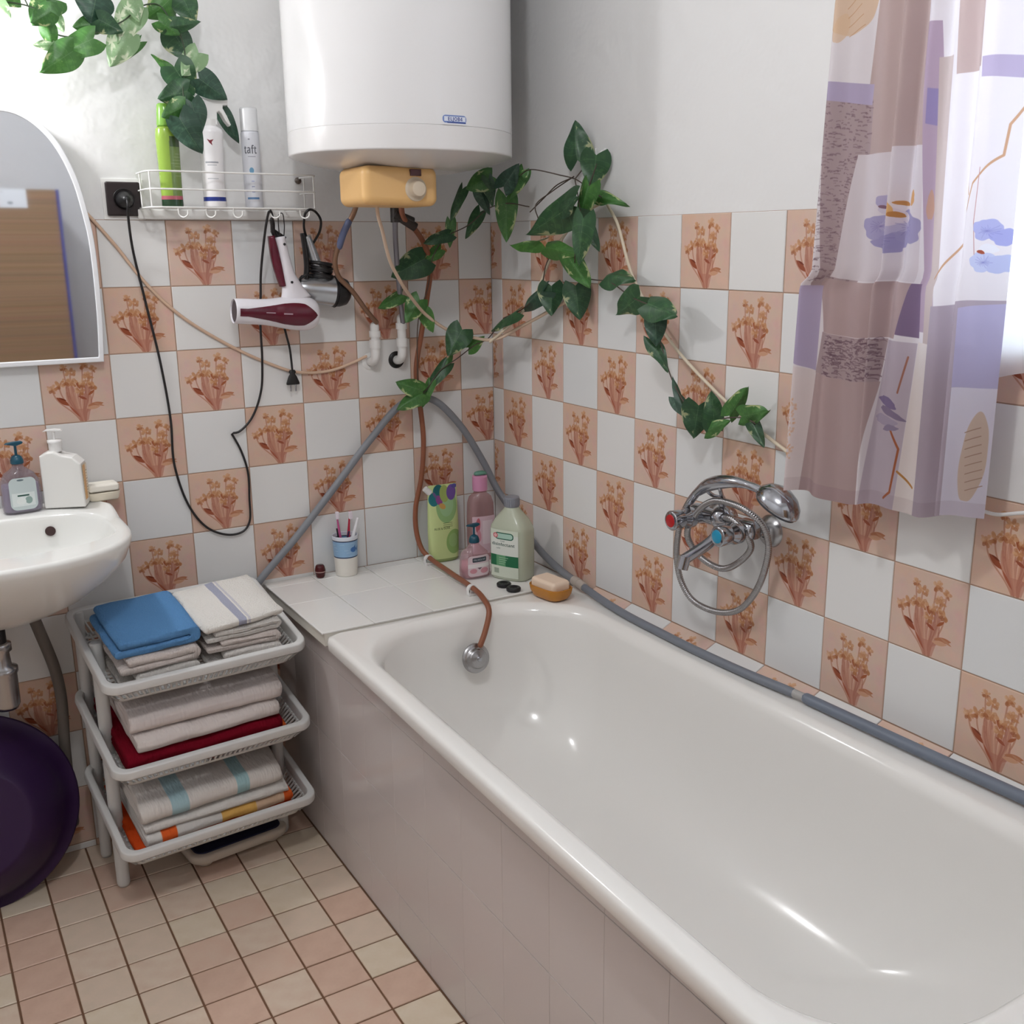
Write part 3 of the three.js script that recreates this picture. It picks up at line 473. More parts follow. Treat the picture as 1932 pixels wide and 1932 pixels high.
    g.fillStyle = 'rgba(110,80,90,0.10)'; g.fillRect(0, cy(925), W, H - cy(925));
  });
  const t = thing('curtain', 'mauve and white patchwork curtain printed with lilac flowers', 'curtain', [-0.1, 2.3, 1.45]);
  const NU = 150, NV = 110, pos = [], uv = [], idx = [], Y0 = 1.012, Y1 = 2.3;
  for (let j = 0; j <= NV; j++) for (let i = 0; i <= NU; i++) {
    const u = i / NU, v = j / NV, y = Y0 + (Y1 - Y0) * v, low = 1 - v;
    const zl = 1.262 + 0.055 * v - 0.025 * clamp01((0.295 - v) / 0.015), zr = 1.622 - 0.005 * v;
    const fold = 0.020 * Math.sin(u * 15.5 + 0.6 + 0.5 * v) + 0.010 * Math.sin(u * 29 + 1.3 - 0.9 * v) + 0.006 * Math.sin(u * 47 + v * 2);
    const crease = -0.035 * Math.exp(-(((u - 0.52 + 0.06 * low) / 0.035) ** 2));
    const z = zl + (zr - zl) * u + 0.006 * Math.cos(u * 15.5 + 0.6) * (0.4 + low);
    const x = -0.095 - fold * (0.55 + 0.6 * low) - crease * 0.6 + 0.012 * low;
    const yy = y + low ** 3 * (0.008 * Math.sin(u * 15.5 + 0.6) + 0.030 * u * u);
    pos.push(x + 0.1, yy - 2.3, z - 1.45); uv.push(u, v);
  }
  for (let j = 0; j < NV; j++) for (let i = 0; i < NU; i++) { const a = j * (NU + 1) + i; idx.push(a, a + 1, a + NU + 1, a + 1, a + NU + 2, a + NU + 1); }
  const g = new THREE.BufferGeometry(); g.setAttribute('position', new THREE.Float32BufferAttribute(pos, 3)); g.setAttribute('uv', new THREE.Float32BufferAttribute(uv, 2)); g.setIndex(idx); g.computeVertexNormals();
  part('fabric', g, M('#ffffff', 0.95, { map: tex, transmission: 0.42, thickness: 0, side: THREE.DoubleSide, specularIntensity: 0.2 }), t);
  part('curtain_rod', bar([0, 0.01, -0.35], [0, 0.01, 1.0], 0.012, 16), whitePlastic, t);
  // short sheer at the window itself
  const ps = [], us = [], is = [], n = 120, m = 24;
  for (let j = 0; j <= m; j++) for (let i = 0; i <= n; i++) { const u = i / n, v = j / m, z = 1.40 + u * 0.95; ps.push(-0.022 - 0.010 * Math.sin(u * 42 + v) - 0.004 * Math.sin(u * 90), 1.245 + v * 1.05 + (1 - v) ** 6 * (0.014 * Math.sin(u * 21 + 2.2)), z - 1.87); us.push(u * 8, v * 8); }
  for (let j = 0; j < m; j++) for (let i = 0; i < n; i++) { const a = j * (n + 1) + i; is.push(a, a + 1, a + n + 1, a + 1, a + n + 2, a + n + 1); }
  const sg = new THREE.BufferGeometry(); sg.setAttribute('position', new THREE.Float32BufferAttribute(ps, 3)); sg.setAttribute('uv', new THREE.Float32BufferAttribute(us, 2)); sg.setIndex(is); sg.computeVertexNormals();
  single('sheer_curtain', sg, M('#fbfcff', 0.9, { transmission: 0.75, thickness: 0, side: THREE.DoubleSide, specularIntensity: 0.1 }), 'white translucent sheer curtain over the bright window', 'curtain', [0, 0, 1.87]);
}

// ---------- mirror ----------
{
  const outline = [[-1.018, 1.192], [-1.0115, 1.30], [-1.011, 1.44], [-1.019, 1.516], [-1.033, 1.587], [-1.058, 1.65], [-1.089, 1.691], [-1.126, 1.716], [-1.165, 1.7245], [-1.24, 1.727]];
  const sym = outline.slice(0, -1).map(([x, y]) => [-2.48 - x, y]).reverse(), spline = new THREE.SplineCurve([...outline, ...sym].map((p) => new THREE.Vector2(...p)));
  const ring = spline.getPoints(90).map((p) => [p.x + 1.24, p.y - 1.192]), inner = ring.map(([x, y]) => [x * (1 - 0.011 / 0.229), Math.max(0.011, y * (1 - 0.0095 / 0.5) + 0.0)]);
  const t = thing('wall_mirror', 'arched mirror with thin white edge above the washbasin', 'mirror', [-1.24, 1.192, 0.008]);
  const fr = shapeOf(ring); fr.holes.push(new THREE.Path(inner.map((p) => new THREE.Vector2(...p))));
  part('mirror_frame', extrude(fr, 0.022, 0.002), M('#e8e9ec', 0.25), t);
  part('mirror_glass', at(extrude(shapeOf(inner), 0.018, 0), 0, 0, 0), M('#e6e9ee', 0.03, { metalness: 1 }), t);
  part('mirror_back', at(extrude(shapeOf(inner), 0.006, 0), 0, 0, -0.007), M('#777777', 0.8), t);
}
// wardrobe and door area behind the camera, seen in the mirror
{
  const wood = canvasTex(512, 1024, (g, w, h) => { g.fillStyle = '#a58465'; g.fillRect(0, 0, w, h); let s = 9; const R = () => { s = (s * 1664525 + 1013904223) >>> 0; return s / 4294967296; }; for (let i = 0; i < 900; i++) { g.strokeStyle = `rgba(${100 + R() * 60},${78 + R() * 40},${55 + R() * 30},${0.08 + R() * 0.15})`; g.lineWidth = 1 + R() * 3; const y = R() * h; g.beginPath(); g.moveTo(0, y); g.bezierCurveTo(w * 0.3, y + R() * 8 - 4, w * 0.7, y + R() * 8 - 4, w, y + R() * 6 - 3); g.stroke(); } });
  const t = thing('cupboard', 'brown wood-grain cupboard with blue edge strip, reflected in the mirror', 'cupboard', [-1.0, 0, 2.95]);
  const wm = M('#ffffff', 0.45, { map: wood });
  part('carcass', at(box(0.62, 1.69, 0.38), -0.005, 0.845, 0.01), wm, t);
  part('door', at(rbox(0.61, 1.68, 0.02, 0.002), 0, 0.845, -0.192), wm, t);
  part('edge_strip', at(box(0.012, 1.69, 0.022), 0.312, 0.845, -0.192), M('#4a4f9a', 0.5), t);
  const note = canvasTex(256, 180, (g, w, h) => { g.fillStyle = '#eef0f2'; g.fillRect(0, 0, w, h); g.fillStyle = '#9aa0a8'; g.beginPath(); g.ellipse(150, 135, 26, 14, 0, 0, 7); g.fill(); g.beginPath(); g.arc(215, 32, 5, 0, 7); g.fill(); });
  single('paper_note', box(0.115, 0.08, 0.002), M('#ffffff', 0.7, { map: note }), 'white paper note fixed to the top of the brown cupboard door', 'note', [-0.873, 1.650, 2.7465], [0, Math.PI, 0]);
}

// ---------- washbasin ----------
const SINK = 0.862, SLEDGE = 0.88;
{
  const t = thing('washbasin', 'white ceramic washbasin on the back wall at the left', 'sink', [-1.332, SINK, 0.02]);
  const cx = -1.332, out = (a, z0, z1, y, n = 2.35, nb = 5.5) => se(cx, (z0 + z1) / 2, a * 1.012, (z1 - z0) / 2, n, nb, y, 96);
  const ledge = (l, k) => l.map((p) => V(p.x, p.y + k * (SLEDGE - SINK) * clamp01((0.145 - p.z) / 0.06), p.z));
  wpart('bowl', loft([
    out(0.09, 0.06, 0.2, 0.665), out(0.14, 0.02, 0.265, 0.685), out(0.2, 0.004, 0.34, 0.722), out(0.25, 0.003, 0.395, 0.768), out(0.278, 0.003, 0.438, 0.808), ledge(out(0.288, 0.003, 0.459, SINK - 0.022), 0.5), ledge(out(0.2905, 0.002, 0.464, SINK - 0.009), 1), ledge(out(0.288, 0.003, 0.461, SINK - 0.002), 1), ledge(out(0.28, 0.006, 0.453, SINK), 1),
    ledge(out(0.266, 0.096, 0.374, SINK), 1), ledge(out(0.2625, 0.0995, 0.368, SINK - 0.002), 1), ledge(out(0.2585, 0.103, 0.361, SINK - 0.009), 0.95), ledge(out(0.252, 0.107, 0.352, SINK - 0.026), 0.6), ledge(out(0.238, 0.113, 0.338, SINK - 0.055), 0.2), out(0.205, 0.125, 0.32, SINK - 0.09, 2.3, 3), out(0.15, 0.15, 0.295, SINK - 0.118, 2.1, 2.2), out(0.08, 0.18, 0.27, SINK - 0.13, 2, 2), out(0.03, 0.21, 0.24, SINK - 0.133, 2, 2)].map((l) => l), true, true), ceramic, t);
  part('overflow_hole', at(cyl(0.0105, 0.0105, 0.008, 24), 0.153, -0.022, 0.0905, Math.PI / 2 - 0.2), M('#3a2220', 0.6), t);
  const trap = thing('sink_trap', 'chrome bottle trap under the washbasin', 'pipe', [-1.312, 0.5, 0.17]);
  wpart('tailpipe', at(cyl(0.016, 0.016, 0.12, 24), -1.312, 0.625, 0.17), M('#2c2a2c', 0.35, { metalness: 0.4 }), trap);
  wpart('trap_bottle', at(lathe([[0, 0], [0.022, 0.002], [0.027, 0.012], [0.028, 0.08], [0.031, 0.085], [0.031, 0.095], [0.02, 0.1], [0.018, 0.13], [0.024, 0.134], [0.024, 0.15], [0.016, 0.153]], 32), -1.312, 0.475, 0.17), satinChrome, trap);
  wpart('outlet', tube([[-1.312, 0.57, 0.17], [-1.312, 0.57, 0.08], [-1.312, 0.57, 0.004]], 0.014, 14), satinChrome, trap);
  wsingle('grey_hose', tube([[-1.262, 0.72, 0.10], [-1.24, 0.67, 0.10], [-1.222, 0.60, 0.085], [-1.2, 0.5, 0.06], [-1.193, 0.42, 0.045], [-1.198, 0.30, 0.04], [-1.2, 0.1, 0.04]], 0.0125, 12), M('#6f6862', 0.6), 'dark grey hose hanging under the washbasin beside the basket trolley', 'hose', [-1.2, 0.5, 0.06]);
}
function pump(parent, mat, y, s = 1, turn = 0) { // soap pump: collar, stem and spout head
  const g = new THREE.Group(); g.position.y = y; g.rotation.y = turn; parent.add(g); g.name = 'pump';
  const head = merge([at(lathe([[0.0, 0.022 * s], [0.006 * s, 0.0215 * s], [0.0125 * s, 0.017 * s], [0.016 * s, 0.008 * s], [0.0165 * s, 0], [0.0155 * s, -0.002 * s]], 28)), at(cyl(0.0035 * s, 0.0035 * s, 0.03 * s, 12), 0, 0.034 * s, 0)]);
  part('pump_collar', head, mat, g);
  const sh = shapeOf([[-0.026, 0.004], [-0.02, 0.0075], [0.0, 0.009], [0.016, 0.0085], [0.02, 0.005], [0.016, 0.001], [0.004, -0.002], [-0.004, -0.002], [-0.018, 0.002]].map(([x, yy]) => [x * s, yy * s]));
  part('pump_head', at(extrude(sh, 0.014 * s, 0.002 * s), 0, 0.048 * s, -0.007 * s), mat, g); return g;
}
const teal = M('#0d4a5e', 0.35);
const curve = (w, h, d, r = 0.012) => { // soft oval bottle body: list of [y, half width, half depth]
  return (prof) => loft(prof.map(([y, a, b, n = 3]) => se(0, 0, a, b, n, n, y, 48)), true, true);
};
const body = curve();
function frontLabel(parent, w, h, y, z, tex, bend, rough = 0.4, r = 0.006) { // printed label, bent round the bottle
  const g = new THREE.PlaneGeometry(w, h, 16, 1), p = g.attributes.position;
  for (let i = 0; i < p.count; i++) { const x = p.getX(i); p.setZ(i, -bend * (x / (w / 2)) ** 2); }
  g.computeVertexNormals(); return part('label', g, M('#ffffff', rough, { map: tex, transparent: true, alphaTest: 0.5 }), parent, [0, y, z]);
}
// things on the washbasin ledge
{
  const t = thing('soap_dispenser', 'lavender liquid soap bottle with dark teal pump on the washbasin', 'soap dispenser', [-1.222, SLEDGE, 0.055], 0.12);
  part('bottle', body([[0, 0.036, 0.02], [0.003, 0.039, 0.023], [0.02, 0.041, 0.024], [0.055, 0.0405, 0.024], [0.07, 0.038, 0.023], [0.085, 0.030, 0.02], [0.094, 0.018, 0.015, 2], [0.1, 0.0115, 0.0115, 2], [0.106, 0.011, 0.011, 2]]), M('#d6d2da', 0.06, { transmission: 0.85, thickness: 0, specularIntensity: 0.8 }), t);
  part('soap_filling', body([[0.003, 0.036, 0.02], [0.055, 0.037, 0.021], [0.062, 0.036, 0.02]]), M('#b7aec2', 0.3), t);
  pump(t, teal, 0.108, 0.82, 0.2);
  frontLabel(t, 0.056, 0.072, 0.043, 0.0255, canvasTex(256, 320, (g, w, h) => { g.clearRect(0, 0, w, h); g.fillStyle = '#c6d2d2'; g.beginPath(); g.roundRect(2, 2, w - 4, h - 4, 60); g.fill(); g.fillStyle = '#5f7078'; g.beginPath(); g.ellipse(110, 24, 32, 9, 0, 0, 7); g.fill(); g.fillStyle = '#dfe7e6'; g.fillRect(20, 150, 210, 130); g.fillStyle = '#184a40'; g.fillRect(70, 168, 108, 15); g.fillStyle = '#8fa8a2'; g.beginPath(); g.ellipse(170, 225, 34, 36, 0, 0, 7); g.fill(); g.fillStyle = '#e6ecea'; g.beginPath(); g.ellipse(100, 230, 44, 34, 0, 0, 7); g.fill(); }), 0.003);
  const b = thing('lotion_bottle', 'white angular plastic bottle with orange side label on the washbasin', 'bottle', [-1.131, SLEDGE, 0.055], -0.35);
  const sh = shapeOf([[-0.041, 0], [0.041, 0], [0.043, 0.004], [0.042, 0.098], [0.026, 0.113], [0.004, 0.118], [-0.012, 0.127], [-0.026, 0.126], [-0.042, 0.118], [-0.043, 0.004]]);
  part('bottle', at(extrude(sh, 0.05, 0.004, 3), 0, 0, -0.025), M('#ecebe7', 0.35), b);
  part('neck', at(lathe([[0.0135, 0], [0.0135, 0.018], [0.015, 0.02], [0.015, 0.026], [0.008, 0.027], [0, 0.027]], 28), -0.012, 0.124, 0), whitePlastic, b);
  part('pump_head', merge([at(cyl(0.003, 0.003, 0.024, 10), -0.012, 0.16, 0), at(extrude(shapeOf([[-0.024, 0], [-0.018, 0.004], [0.0, 0.0055], [0.014, 0.004], [0.016, 0.001], [0, 0], [-0.016, 0.001]]), 0.012, 0.001), -0.010, 0.169, -0.006)]), whitePlastic, b);
  part('label', at(rbox(0.001, 0.078, 0.036, 0.0004), 0.0436, 0.054, 0.0), M('#ffffff', 0.5, { map: canvasTex(64, 160, (g, w, h) => { g.fillStyle = '#e0ab6c'; g.fillRect(0, 0, w, h); g.fillStyle = '#e9dcc8'; g.fillRect(36, 0, 28, h); g.fillStyle = '#5a5248'; for (let i = 0; i < 9; i++) g.fillRect(40, 30 + i * 13, 18 - (i % 3) * 5, 3); }) }), b);
  const d = thing('soap_dish', 'white ribbed soap dish at the right end of the washbasin ledge', 'soap dish', [-1.052, SLEDGE, 0.035], 0.05);
  part('dish', body([[0, 0.03, 0.018, 4], [0.003, 0.032, 0.02, 4], [0.018, 0.036, 0.024, 4], [0.02, 0.034, 0.022, 4], [0.012, 0.03, 0.018, 4]]), creamPlastic, d);
  part('lid', at(rbox(0.066, 0.018, 0.044, 0.006, 3), 0, 0.030, 0), M('#f3efe4', 0.35), d);
  for (let i = 0; i < 4; i++) part('rib', at(rbox(0.05, 0.003, 0.003, 0.001), 0, 0.0385, -0.012 + i * 0.008), M('#f3efe4', 0.35), d);
}

// ---------- purple tub under the basin ----------
{
  const t = thing('plastic_basin', 'dark purple round plastic basin leaning against the wall on the floor', 'basin', [-1.412, 0.213, 0.10]);
  const m = M('#2b0d3e', 0.5);
  part('basin_shell', lathe([[0.0, 0.108], [0.10, 0.108], [0.112, 0.1105], [0.118, 0.109], [0.128, 0.102], [0.158, 0.076], [0.186, 0.038], [0.2, 0.008], [0.222, 0.006], [0.226, 0.001], [0.224, -0.006], [0.218, -0.006], [0.214, 0.001], [0.196, 0.002], [0.18, 0.038], [0.152, 0.074], [0.12, 0.1], [0, 0.104]], 72), m, t, [0, 0, 0], [Math.PI / 2 - 0.22, 0, 0]);
}

// ---------- wire shelf, socket, bottles, hair dryers ----------
{
  const w = M('#ecebe8', 0.35), t = thing('wire_shelf', 'white wire shelf on the wall holding three bottles', 'shelf', [-0.72, 1.525, 0.005]);
  const X0 = -0.185, X1 = 0.19, D = 0.115, r = 0.0019;
  const rail = (y, z) => tube([[X0, y, 0.001], [X0 + 0.001, y, z - 0.012], [X0 + 0.012, y, z], [0, y, z], [X1 - 0.012, y, z], [X1, y, z - 0.012], [X1, y, 0.001]], r, 8, 6);
  part('rail', rail(0.075, D), w, t); part('rail', rail(0.038, D), w, t); part('rail', rail(0.0, D), w, t);
  part('floor_wires', merge(Array.from({ length: 12 }, (_, i) => bar([X0 + 0.02 + i * 0.031, 0, 0.0], [X0 + 0.02 + i * 0.031, 0, D], 0.0014, 6)).concat([bar([X0, 0, 0.04], [X1, 0, 0.04], 0.0014, 6), bar([X0, 0, 0.08], [X1, 0, 0.08], 0.0014, 6)])), w, t);
  for (const [x, z] of [[X0, 0.03], [X1, 0.03], [X0 + 0.004, D - 0.008], [X1 - 0.004, D - 0.008]]) part('upright', bar([x, 0, z], [x, 0.075, z], r, 6), w, t);
  part('wall_strip', at(rbox(0.39, 0.022, 0.012, 0.003), 0.004, -0.012, 0.004), w, t);
  for (const x of [-0.12, -0.06, 0.0, 0.085, 0.155]) part('hook', tube([[x - 0.008, 0.0, D], [x - 0.007, -0.016, D + 0.002], [x, -0.021, D + 0.012], [x + 0.007, -0.016, D + 0.016], [x + 0.008, -0.008, D + 0.017]], 0.0017, 6, 6), w, t);
  single('wall_screw', merge([at(lathe([[0, 0.006], [0.006, 0.005], [0.008, 0.002], [0.008, 0]], 16), 0, 0, 0, Math.PI / 2)]), M('#6a605a', 0.4, { metalness: 0.6 }), 'small dark screw head in the wall above the shelf end', 'screw', [-0.5316, 1.5945, 0]);
  const s = thing('power_socket', 'black square wall socket with a plug in it', 'socket', [-0.938, 1.545, 0]);
  part('backing_plate', at(rbox(0.088, 0.088, 0.003, 0.001), 0.001, 0, 0.0005), M('#f3f2ef', 0.5), s);
  part('socket_plate', at(rbox(0.073, 0.073, 0.012, 0.004), 0, 0, 0.007), M('#24191a', 0.3), s);
  part('socket_well', at(lathe([[0.023, 0.002], [0.0215, 0.0035], [0.0205, 0.001], [0, 0.001]], 32), 0, 0, 0.0125, Math.PI / 2), M('#151012', 0.35), s);
  // dryer cord with its plug
  const c = thing('dryer_cord', 'long black cord plugged into the socket and looping up to the hair dryer', 'cable', [-0.9414, 1.5387, 0.02]);
  wpart('plug', merge([at(lathe([[0, 0], [0.018, 0.0], [0.019, 0.008], [0.016, 0.02], [0.009, 0.03], [0.006, 0.036], [0, 0.036]], 24), -0.938, 1.543, 0.013, Math.PI / 2)]), blackPlastic, c);
  wpart('cord', tube([[-0.938, 1.543, 0.046], [-0.939, 1.532, 0.052], [-0.939, 1.51, 0.045], [-0.9297, 1.437, 0.012], [-0.9118, 1.3193, 0.006], [-0.8924, 1.1854, 0.006], [-0.8808, 1.0474, 0.006], [-0.8812, 0.9322, 0.006], [-0.8532, 0.8238, 0.006], [-0.8132, 0.767, 0.007], [-0.7627, 0.7445, 0.008], [-0.7283, 0.7500, 0.008], [-0.7123, 0.772, 0.007], [-0.7083, 0.83, 0.006], [-0.7072, 0.8988, 0.006], [-0.7203, 0.9537, 0.006], [-0.738, 0.9935, 0.008], [-0.7403, 0.9985, 0.009], [-0.7238, 1.0007, 0.01], [-0.6903, 1.0311, 0.012], [-0.6634, 1.0949, 0.016], [-0.6588, 1.174, 0.03], [-0.66, 1.2638, 0.04], [-0.656, 1.33, 0.045], [-0.6571, 1.3751, 0.06], [-0.656, 1.44, 0.09], [-0.652, 1.50, 0.118], [-0.6466, 1.521, 0.126], [-0.639, 1.512, 0.118], [-0.634, 1.49, 0.1]], 0.0028, 8), M('#1b191b', 0.45), c);
}
{ // green shampoo, spray bottle, aerosol can
  const g1 = thing('shampoo_bottle', 'tall green plastic bottle with dark foot on the wire shelf', 'bottle', [-0.846, 1.527, 0.066]);
  const gl = canvasTex(256, 512, (g, w, h) => { g.fillStyle = '#93b348'; g.fillRect(0, 0, w, h); g.fillStyle = '#748c50'; g.fillRect(0, 90, 66, 350); g.fillRect(210, 90, 46, 350); g.fillStyle = '#4b5f3c'; g.fillRect(16, 60, 48, 66); g.fillStyle = '#8fa070'; for (let i = 0; i < 8; i++) g.fillRect(10, 170 + i * 20, 40 + (i * 37) % 16, 4); g.fillStyle = '#b4606c'; g.fillRect(0, 440, w, 24); g.fillStyle = '#2c4a32'; g.fillRect(0, 464, w, 48); });
  part('bottle', wrapH(loft([[0, 0.021, 0.017], [0.003, 0.023, 0.0185], [0.03, 0.0225, 0.018], [0.1, 0.0235, 0.019], [0.145, 0.0245, 0.0195], [0.163, 0.023, 0.019], [0.168, 0.019, 0.016]].map(([y, a, b]) => se(0, 0, a, b, 2.4, 2.4, y, 48)), true, true), 0.168, 0.0), M('#ffffff', 0.18, { map: gl }), g1);
  part('cap', body([[0.168, 0.018, 0.016, 2.2], [0.172, 0.0195, 0.017, 2.2], [0.2, 0.0175, 0.0155, 2.2], [0.214, 0.016, 0.014, 2.2], [0.2165, 0.013, 0.011, 2.2]]), M('#7fb04a', 0.2), g1);
  const s1 = thing('spray_bottle', 'white trigger spray bottle with small red emblem on the wire shelf', 'bottle', [-0.752, 1.527, 0.066]);
  const sl = canvasTex(512, 512, (g, w, h) => { g.fillStyle = '#efedee'; g.fillRect(0, 0, w, h); const mx = 128; g.fillStyle = '#7e3038'; g.beginPath(); g.moveTo(mx - 22, 88); g.lineTo(mx - 4, 96); g.lineTo(mx + 22, 90); g.lineTo(mx + 8, 108); g.lineTo(mx + 12, 128); g.lineTo(mx - 6, 112); g.fill(); g.fillStyle = '#a5a8ae'; g.fillRect(mx - 48, 226, 96, 10); g.fillRect(mx - 34, 246, 68, 4); g.fillRect(mx - 40, 330, 80, 4); g.fillStyle = '#2c3f92'; g.fillRect(0, 446, w, 26); });
  const lt = (p, mat, parent, turn) => { const b = part('bottle', wrapH(lathe(p, 48), p[p.length - 1][1], 0), mat, parent); b.rotation.y = turn; return b; };
  lt([[0, 0], [0.022, 0.0], [0.0255, 0.003], [0.0245, 0.03], [0.025, 0.1], [0.027, 0.145], [0.029, 0.16], [0.0275, 0.167], [0.02, 0.173], [0.015, 0.176], [0, 0.176]], M('#ffffff', 0.22, { map: sl }), s1, -Math.PI / 2 - 0.28);
  const trig = shapeOf([[-0.014, 0], [0.016, 0], [0.0165, 0.027], [0.021, 0.03], [0.026, 0.026], [0.034, 0.011], [0.043, 0.0], [0.046, 0.003], [0.038, 0.022], [0.03, 0.037], [0.031, 0.043], [0.042, 0.044], [0.042, 0.056], [0.014, 0.054], [-0.014, 0.057], [-0.024, 0.051], [-0.018, 0.042], [-0.0145, 0.028]]);
  part('trigger_head', at(extrude(trig, 0.024, 0.003, 3), 0, 0.176, -0.012), whitePlastic, s1);
  part('collar', at(cyl(0.0165, 0.0165, 0.016, 28), 0, 0.181, 0), whitePlastic, s1);
  const a1 = thing('aerosol_can', 'slim white aerosol can with grey lettering on the wire shelf', 'spray can', [-0.662, 1.527, 0.066]);
  const al = canvasTex(512, 512, (g, w, h) => { g.fillStyle = '#d9dbe2'; g.fillRect(0, 0, w, h); const mx = 128; g.fillStyle = '#6a6c74'; g.font = 'bold 76px sans-serif'; g.save(); g.translate(mx - 58, 150); g.fillText('taft', -6, 0, 118); g.restore(); g.fillStyle = '#8c8f98'; g.fillRect(mx - 20, 52, 16, 8); g.fillRect(mx - 30, 168, 70, 4); g.fillStyle = '#6f9fc0'; g.beginPath(); g.arc(mx - 4, 262, 20, 0, 7); g.fill(); g.fillStyle = '#8b93b4'; for (let i = 0; i < 3; i++) g.fillRect(mx - 12, 330 + i * 36, 26, 6); g.fillStyle = '#5f83ac'; g.fillRect(mx - 60, 440, 110, 14); });
  lt([[0, 0], [0.0195, 0], [0.0205, 0.003], [0.0205, 0.163], [0.019, 0.168], [0, 0.168]], M('#ffffff', 0.25, { map: al }), a1, -Math.PI / 2 - 0.3);
  part('cap', lathe([[0.0195, 0.168], [0.0195, 0.214], [0.0185, 0.218], [0, 0.219]], 40), M('#e6e7e9', 0.3), a1);
}
{ // white and burgundy dryer
  const t = thing('hair_dryer', 'white and burgundy hair dryer hanging from the wire shelf', 'hair dryer', [-0.63, 1.30, 0.08]);
  const wh = M('#ebe8ee', 0.2), red = M('#5a1026', 0.25);
  const L0 = -0.1, prof = [[0, 0.0265], [0.002, 0.029], [0.07, 0.0305], [0.115, 0.037], [0.15, 0.0405], [0.175, 0.0395], [0.192, 0.032], [0.2, 0.018], [0.2015, 0]];
  const R = (x) => { for (let i = 1; i < prof.length; i++) if (x <= prof[i][0]) { const k = (x - prof[i - 1][0]) / (prof[i][0] - prof[i - 1][0]); return prof[i - 1][1] + k * (prof[i][1] - prof[i - 1][1]); } return 0; };
  const sm = new THREE.SplineCurve(prof.map((p) => new THREE.Vector2(p[1], p[0]))).getPoints(60).map((p) => [p.x, p.y]);
  const axis = new THREE.Group(); axis.name = 'barrel_axis';
  const b = part('barrel', at(lathe(sm, 48), 0, 0, 0, 0, 0, -Math.PI / 2), wh, t, [L0, -0.004, 0], [0, 0, -0.07]);
  part('nozzle', at(cyl(0.0245, 0.0245, 0.003, 32), 0.001, 0, 0, 0, 0, Math.PI / 2), M('#3a2a30', 0.5), b);
  // burgundy inlay on the side: a patch of the same surface, lifted a little
  const nu = 40, nv = 14, pos = [], idx = [], curveR = new THREE.SplineCurve(prof.map((p) => new THREE.Vector2(p[0], p[1])));
  const rad = (x) => { let best = 0.03, bd = 9; for (const q of sm) { const d = Math.abs(q[1] - x); if (d < bd) { bd = d; best = q[0]; } } return best; };
  for (let i = 0; i <= nu; i++) for (let j = 0; j <= nv; j++) { const x = 0.004 + 0.184 * i / nu, k = i / nu, half = 0.30 + 0.42 * Math.sin(clamp01((k - 0.1) / 0.9) ** 1.5 * Math.PI) ** 0.7 * (k > 0.05 ? 1 : 0), taper = Math.sqrt(clamp01((1 - k) * 6)), a = -0.05 + (j / nv - 0.5) * 2 * half * Math.min(1, taper), r = rad(x) + 0.0012; pos.push(x, Math.sin(a) * r, Math.cos(a) * r); }
  for (let i = 0; i < nu; i++) for (let j = 0; j < nv; j++) { const p = i * (nv + 1) + j; idx.push(p, p + nv + 1, p + 1, p + 1, p + nv + 1, p + nv + 2); }
  const pg = new THREE.BufferGeometry(); pg.setAttribute('position', new THREE.Float32BufferAttribute(pos, 3)); pg.setAttribute('uv', new THREE.Float32BufferAttribute(new Array(pos.length / 3 * 2).fill(0), 2)); pg.setIndex(idx); pg.computeVertexNormals();
  const red2 = M('#5a1026', 0.22, { side: THREE.DoubleSide }); part('inlay', pg, red2, b);
  part('lettering', merge([at(box(0.022, 0.0022, 0.0004), 0.075, 0.0, rad(0.075) + 0.0019), at(box(0.042, 0.003, 0.0004), 0.125, -0.001, rad(0.125) + 0.0012)]), M('#b59aa6', 0.4), b);
  const sweep = (pts, w, d) => { const c = new THREE.CatmullRomCurve3(pts.map((p) => V(...p.slice(0, 3)))), n = 24, loops = []; for (let i = 0; i <= n; i++) { const p = c.getPointAt(i / n), tg = c.getTangentAt(i / n), nx = V(tg.y, -tg.x, 0).normalize(), k = pts[0].length > 3 ? pts[Math.min(pts.length - 1, Math.round(i / n * (pts.length - 1)))][3] : 1; loops.push(Array.from({ length: 24 }, (_, q) => { const a = q / 24 * Math.PI * 2; return p.clone().addScaledVector(nx, Math.cos(a) * w(i / n)).add(V(0, 0, Math.sin(a) * d(i / n))); })); } return loft(loops, true, true); };
  wpart('handle', sweep([[-0.583, 1.315, 0.08], [-0.590, 1.345, 0.08], [-0.5985, 1.374, 0.08], [-0.605, 1.411, 0.08], [-0.6135, 1.463, 0.08]], (k) => 0.026 * (1 - k) ** 4 + 0.0155 - 0.002 * k, (k) => 0.019 - 0.004 * k), wh, t);
  wpart('grip', sweep([[-0.612, 1.350, 0.079], [-0.6185, 1.38, 0.079], [-0.6245, 1.412, 0.079], [-0.6325, 1.465, 0.079]], (k) => 0.007 + 0.0045 * Math.sin(k * Math.PI), () => 0.016), red, t);
  wpart('strain_relief', merge([tube([[-0.622, 1.462, 0.08], [-0.628, 1.475, 0.083], [-0.632, 1.49, 0.095], [-0.636, 1.5, 0.104]], 0.0055, 10), bar([-0.6, 1.458, 0.08], [-0.63, 1.478, 0.08], 0.006, 10)]), blackPlastic, t);
  wpart('hanging_loop', tube([[-0.603, 1.462, 0.083], [-0.606, 1.49, 0.1], [-0.618, 1.515, 0.125], [-0.626, 1.512, 0.128], [-0.618, 1.48, 0.095], [-0.612, 1.465, 0.083]], 0.0012, 6), blackPlastic, t);
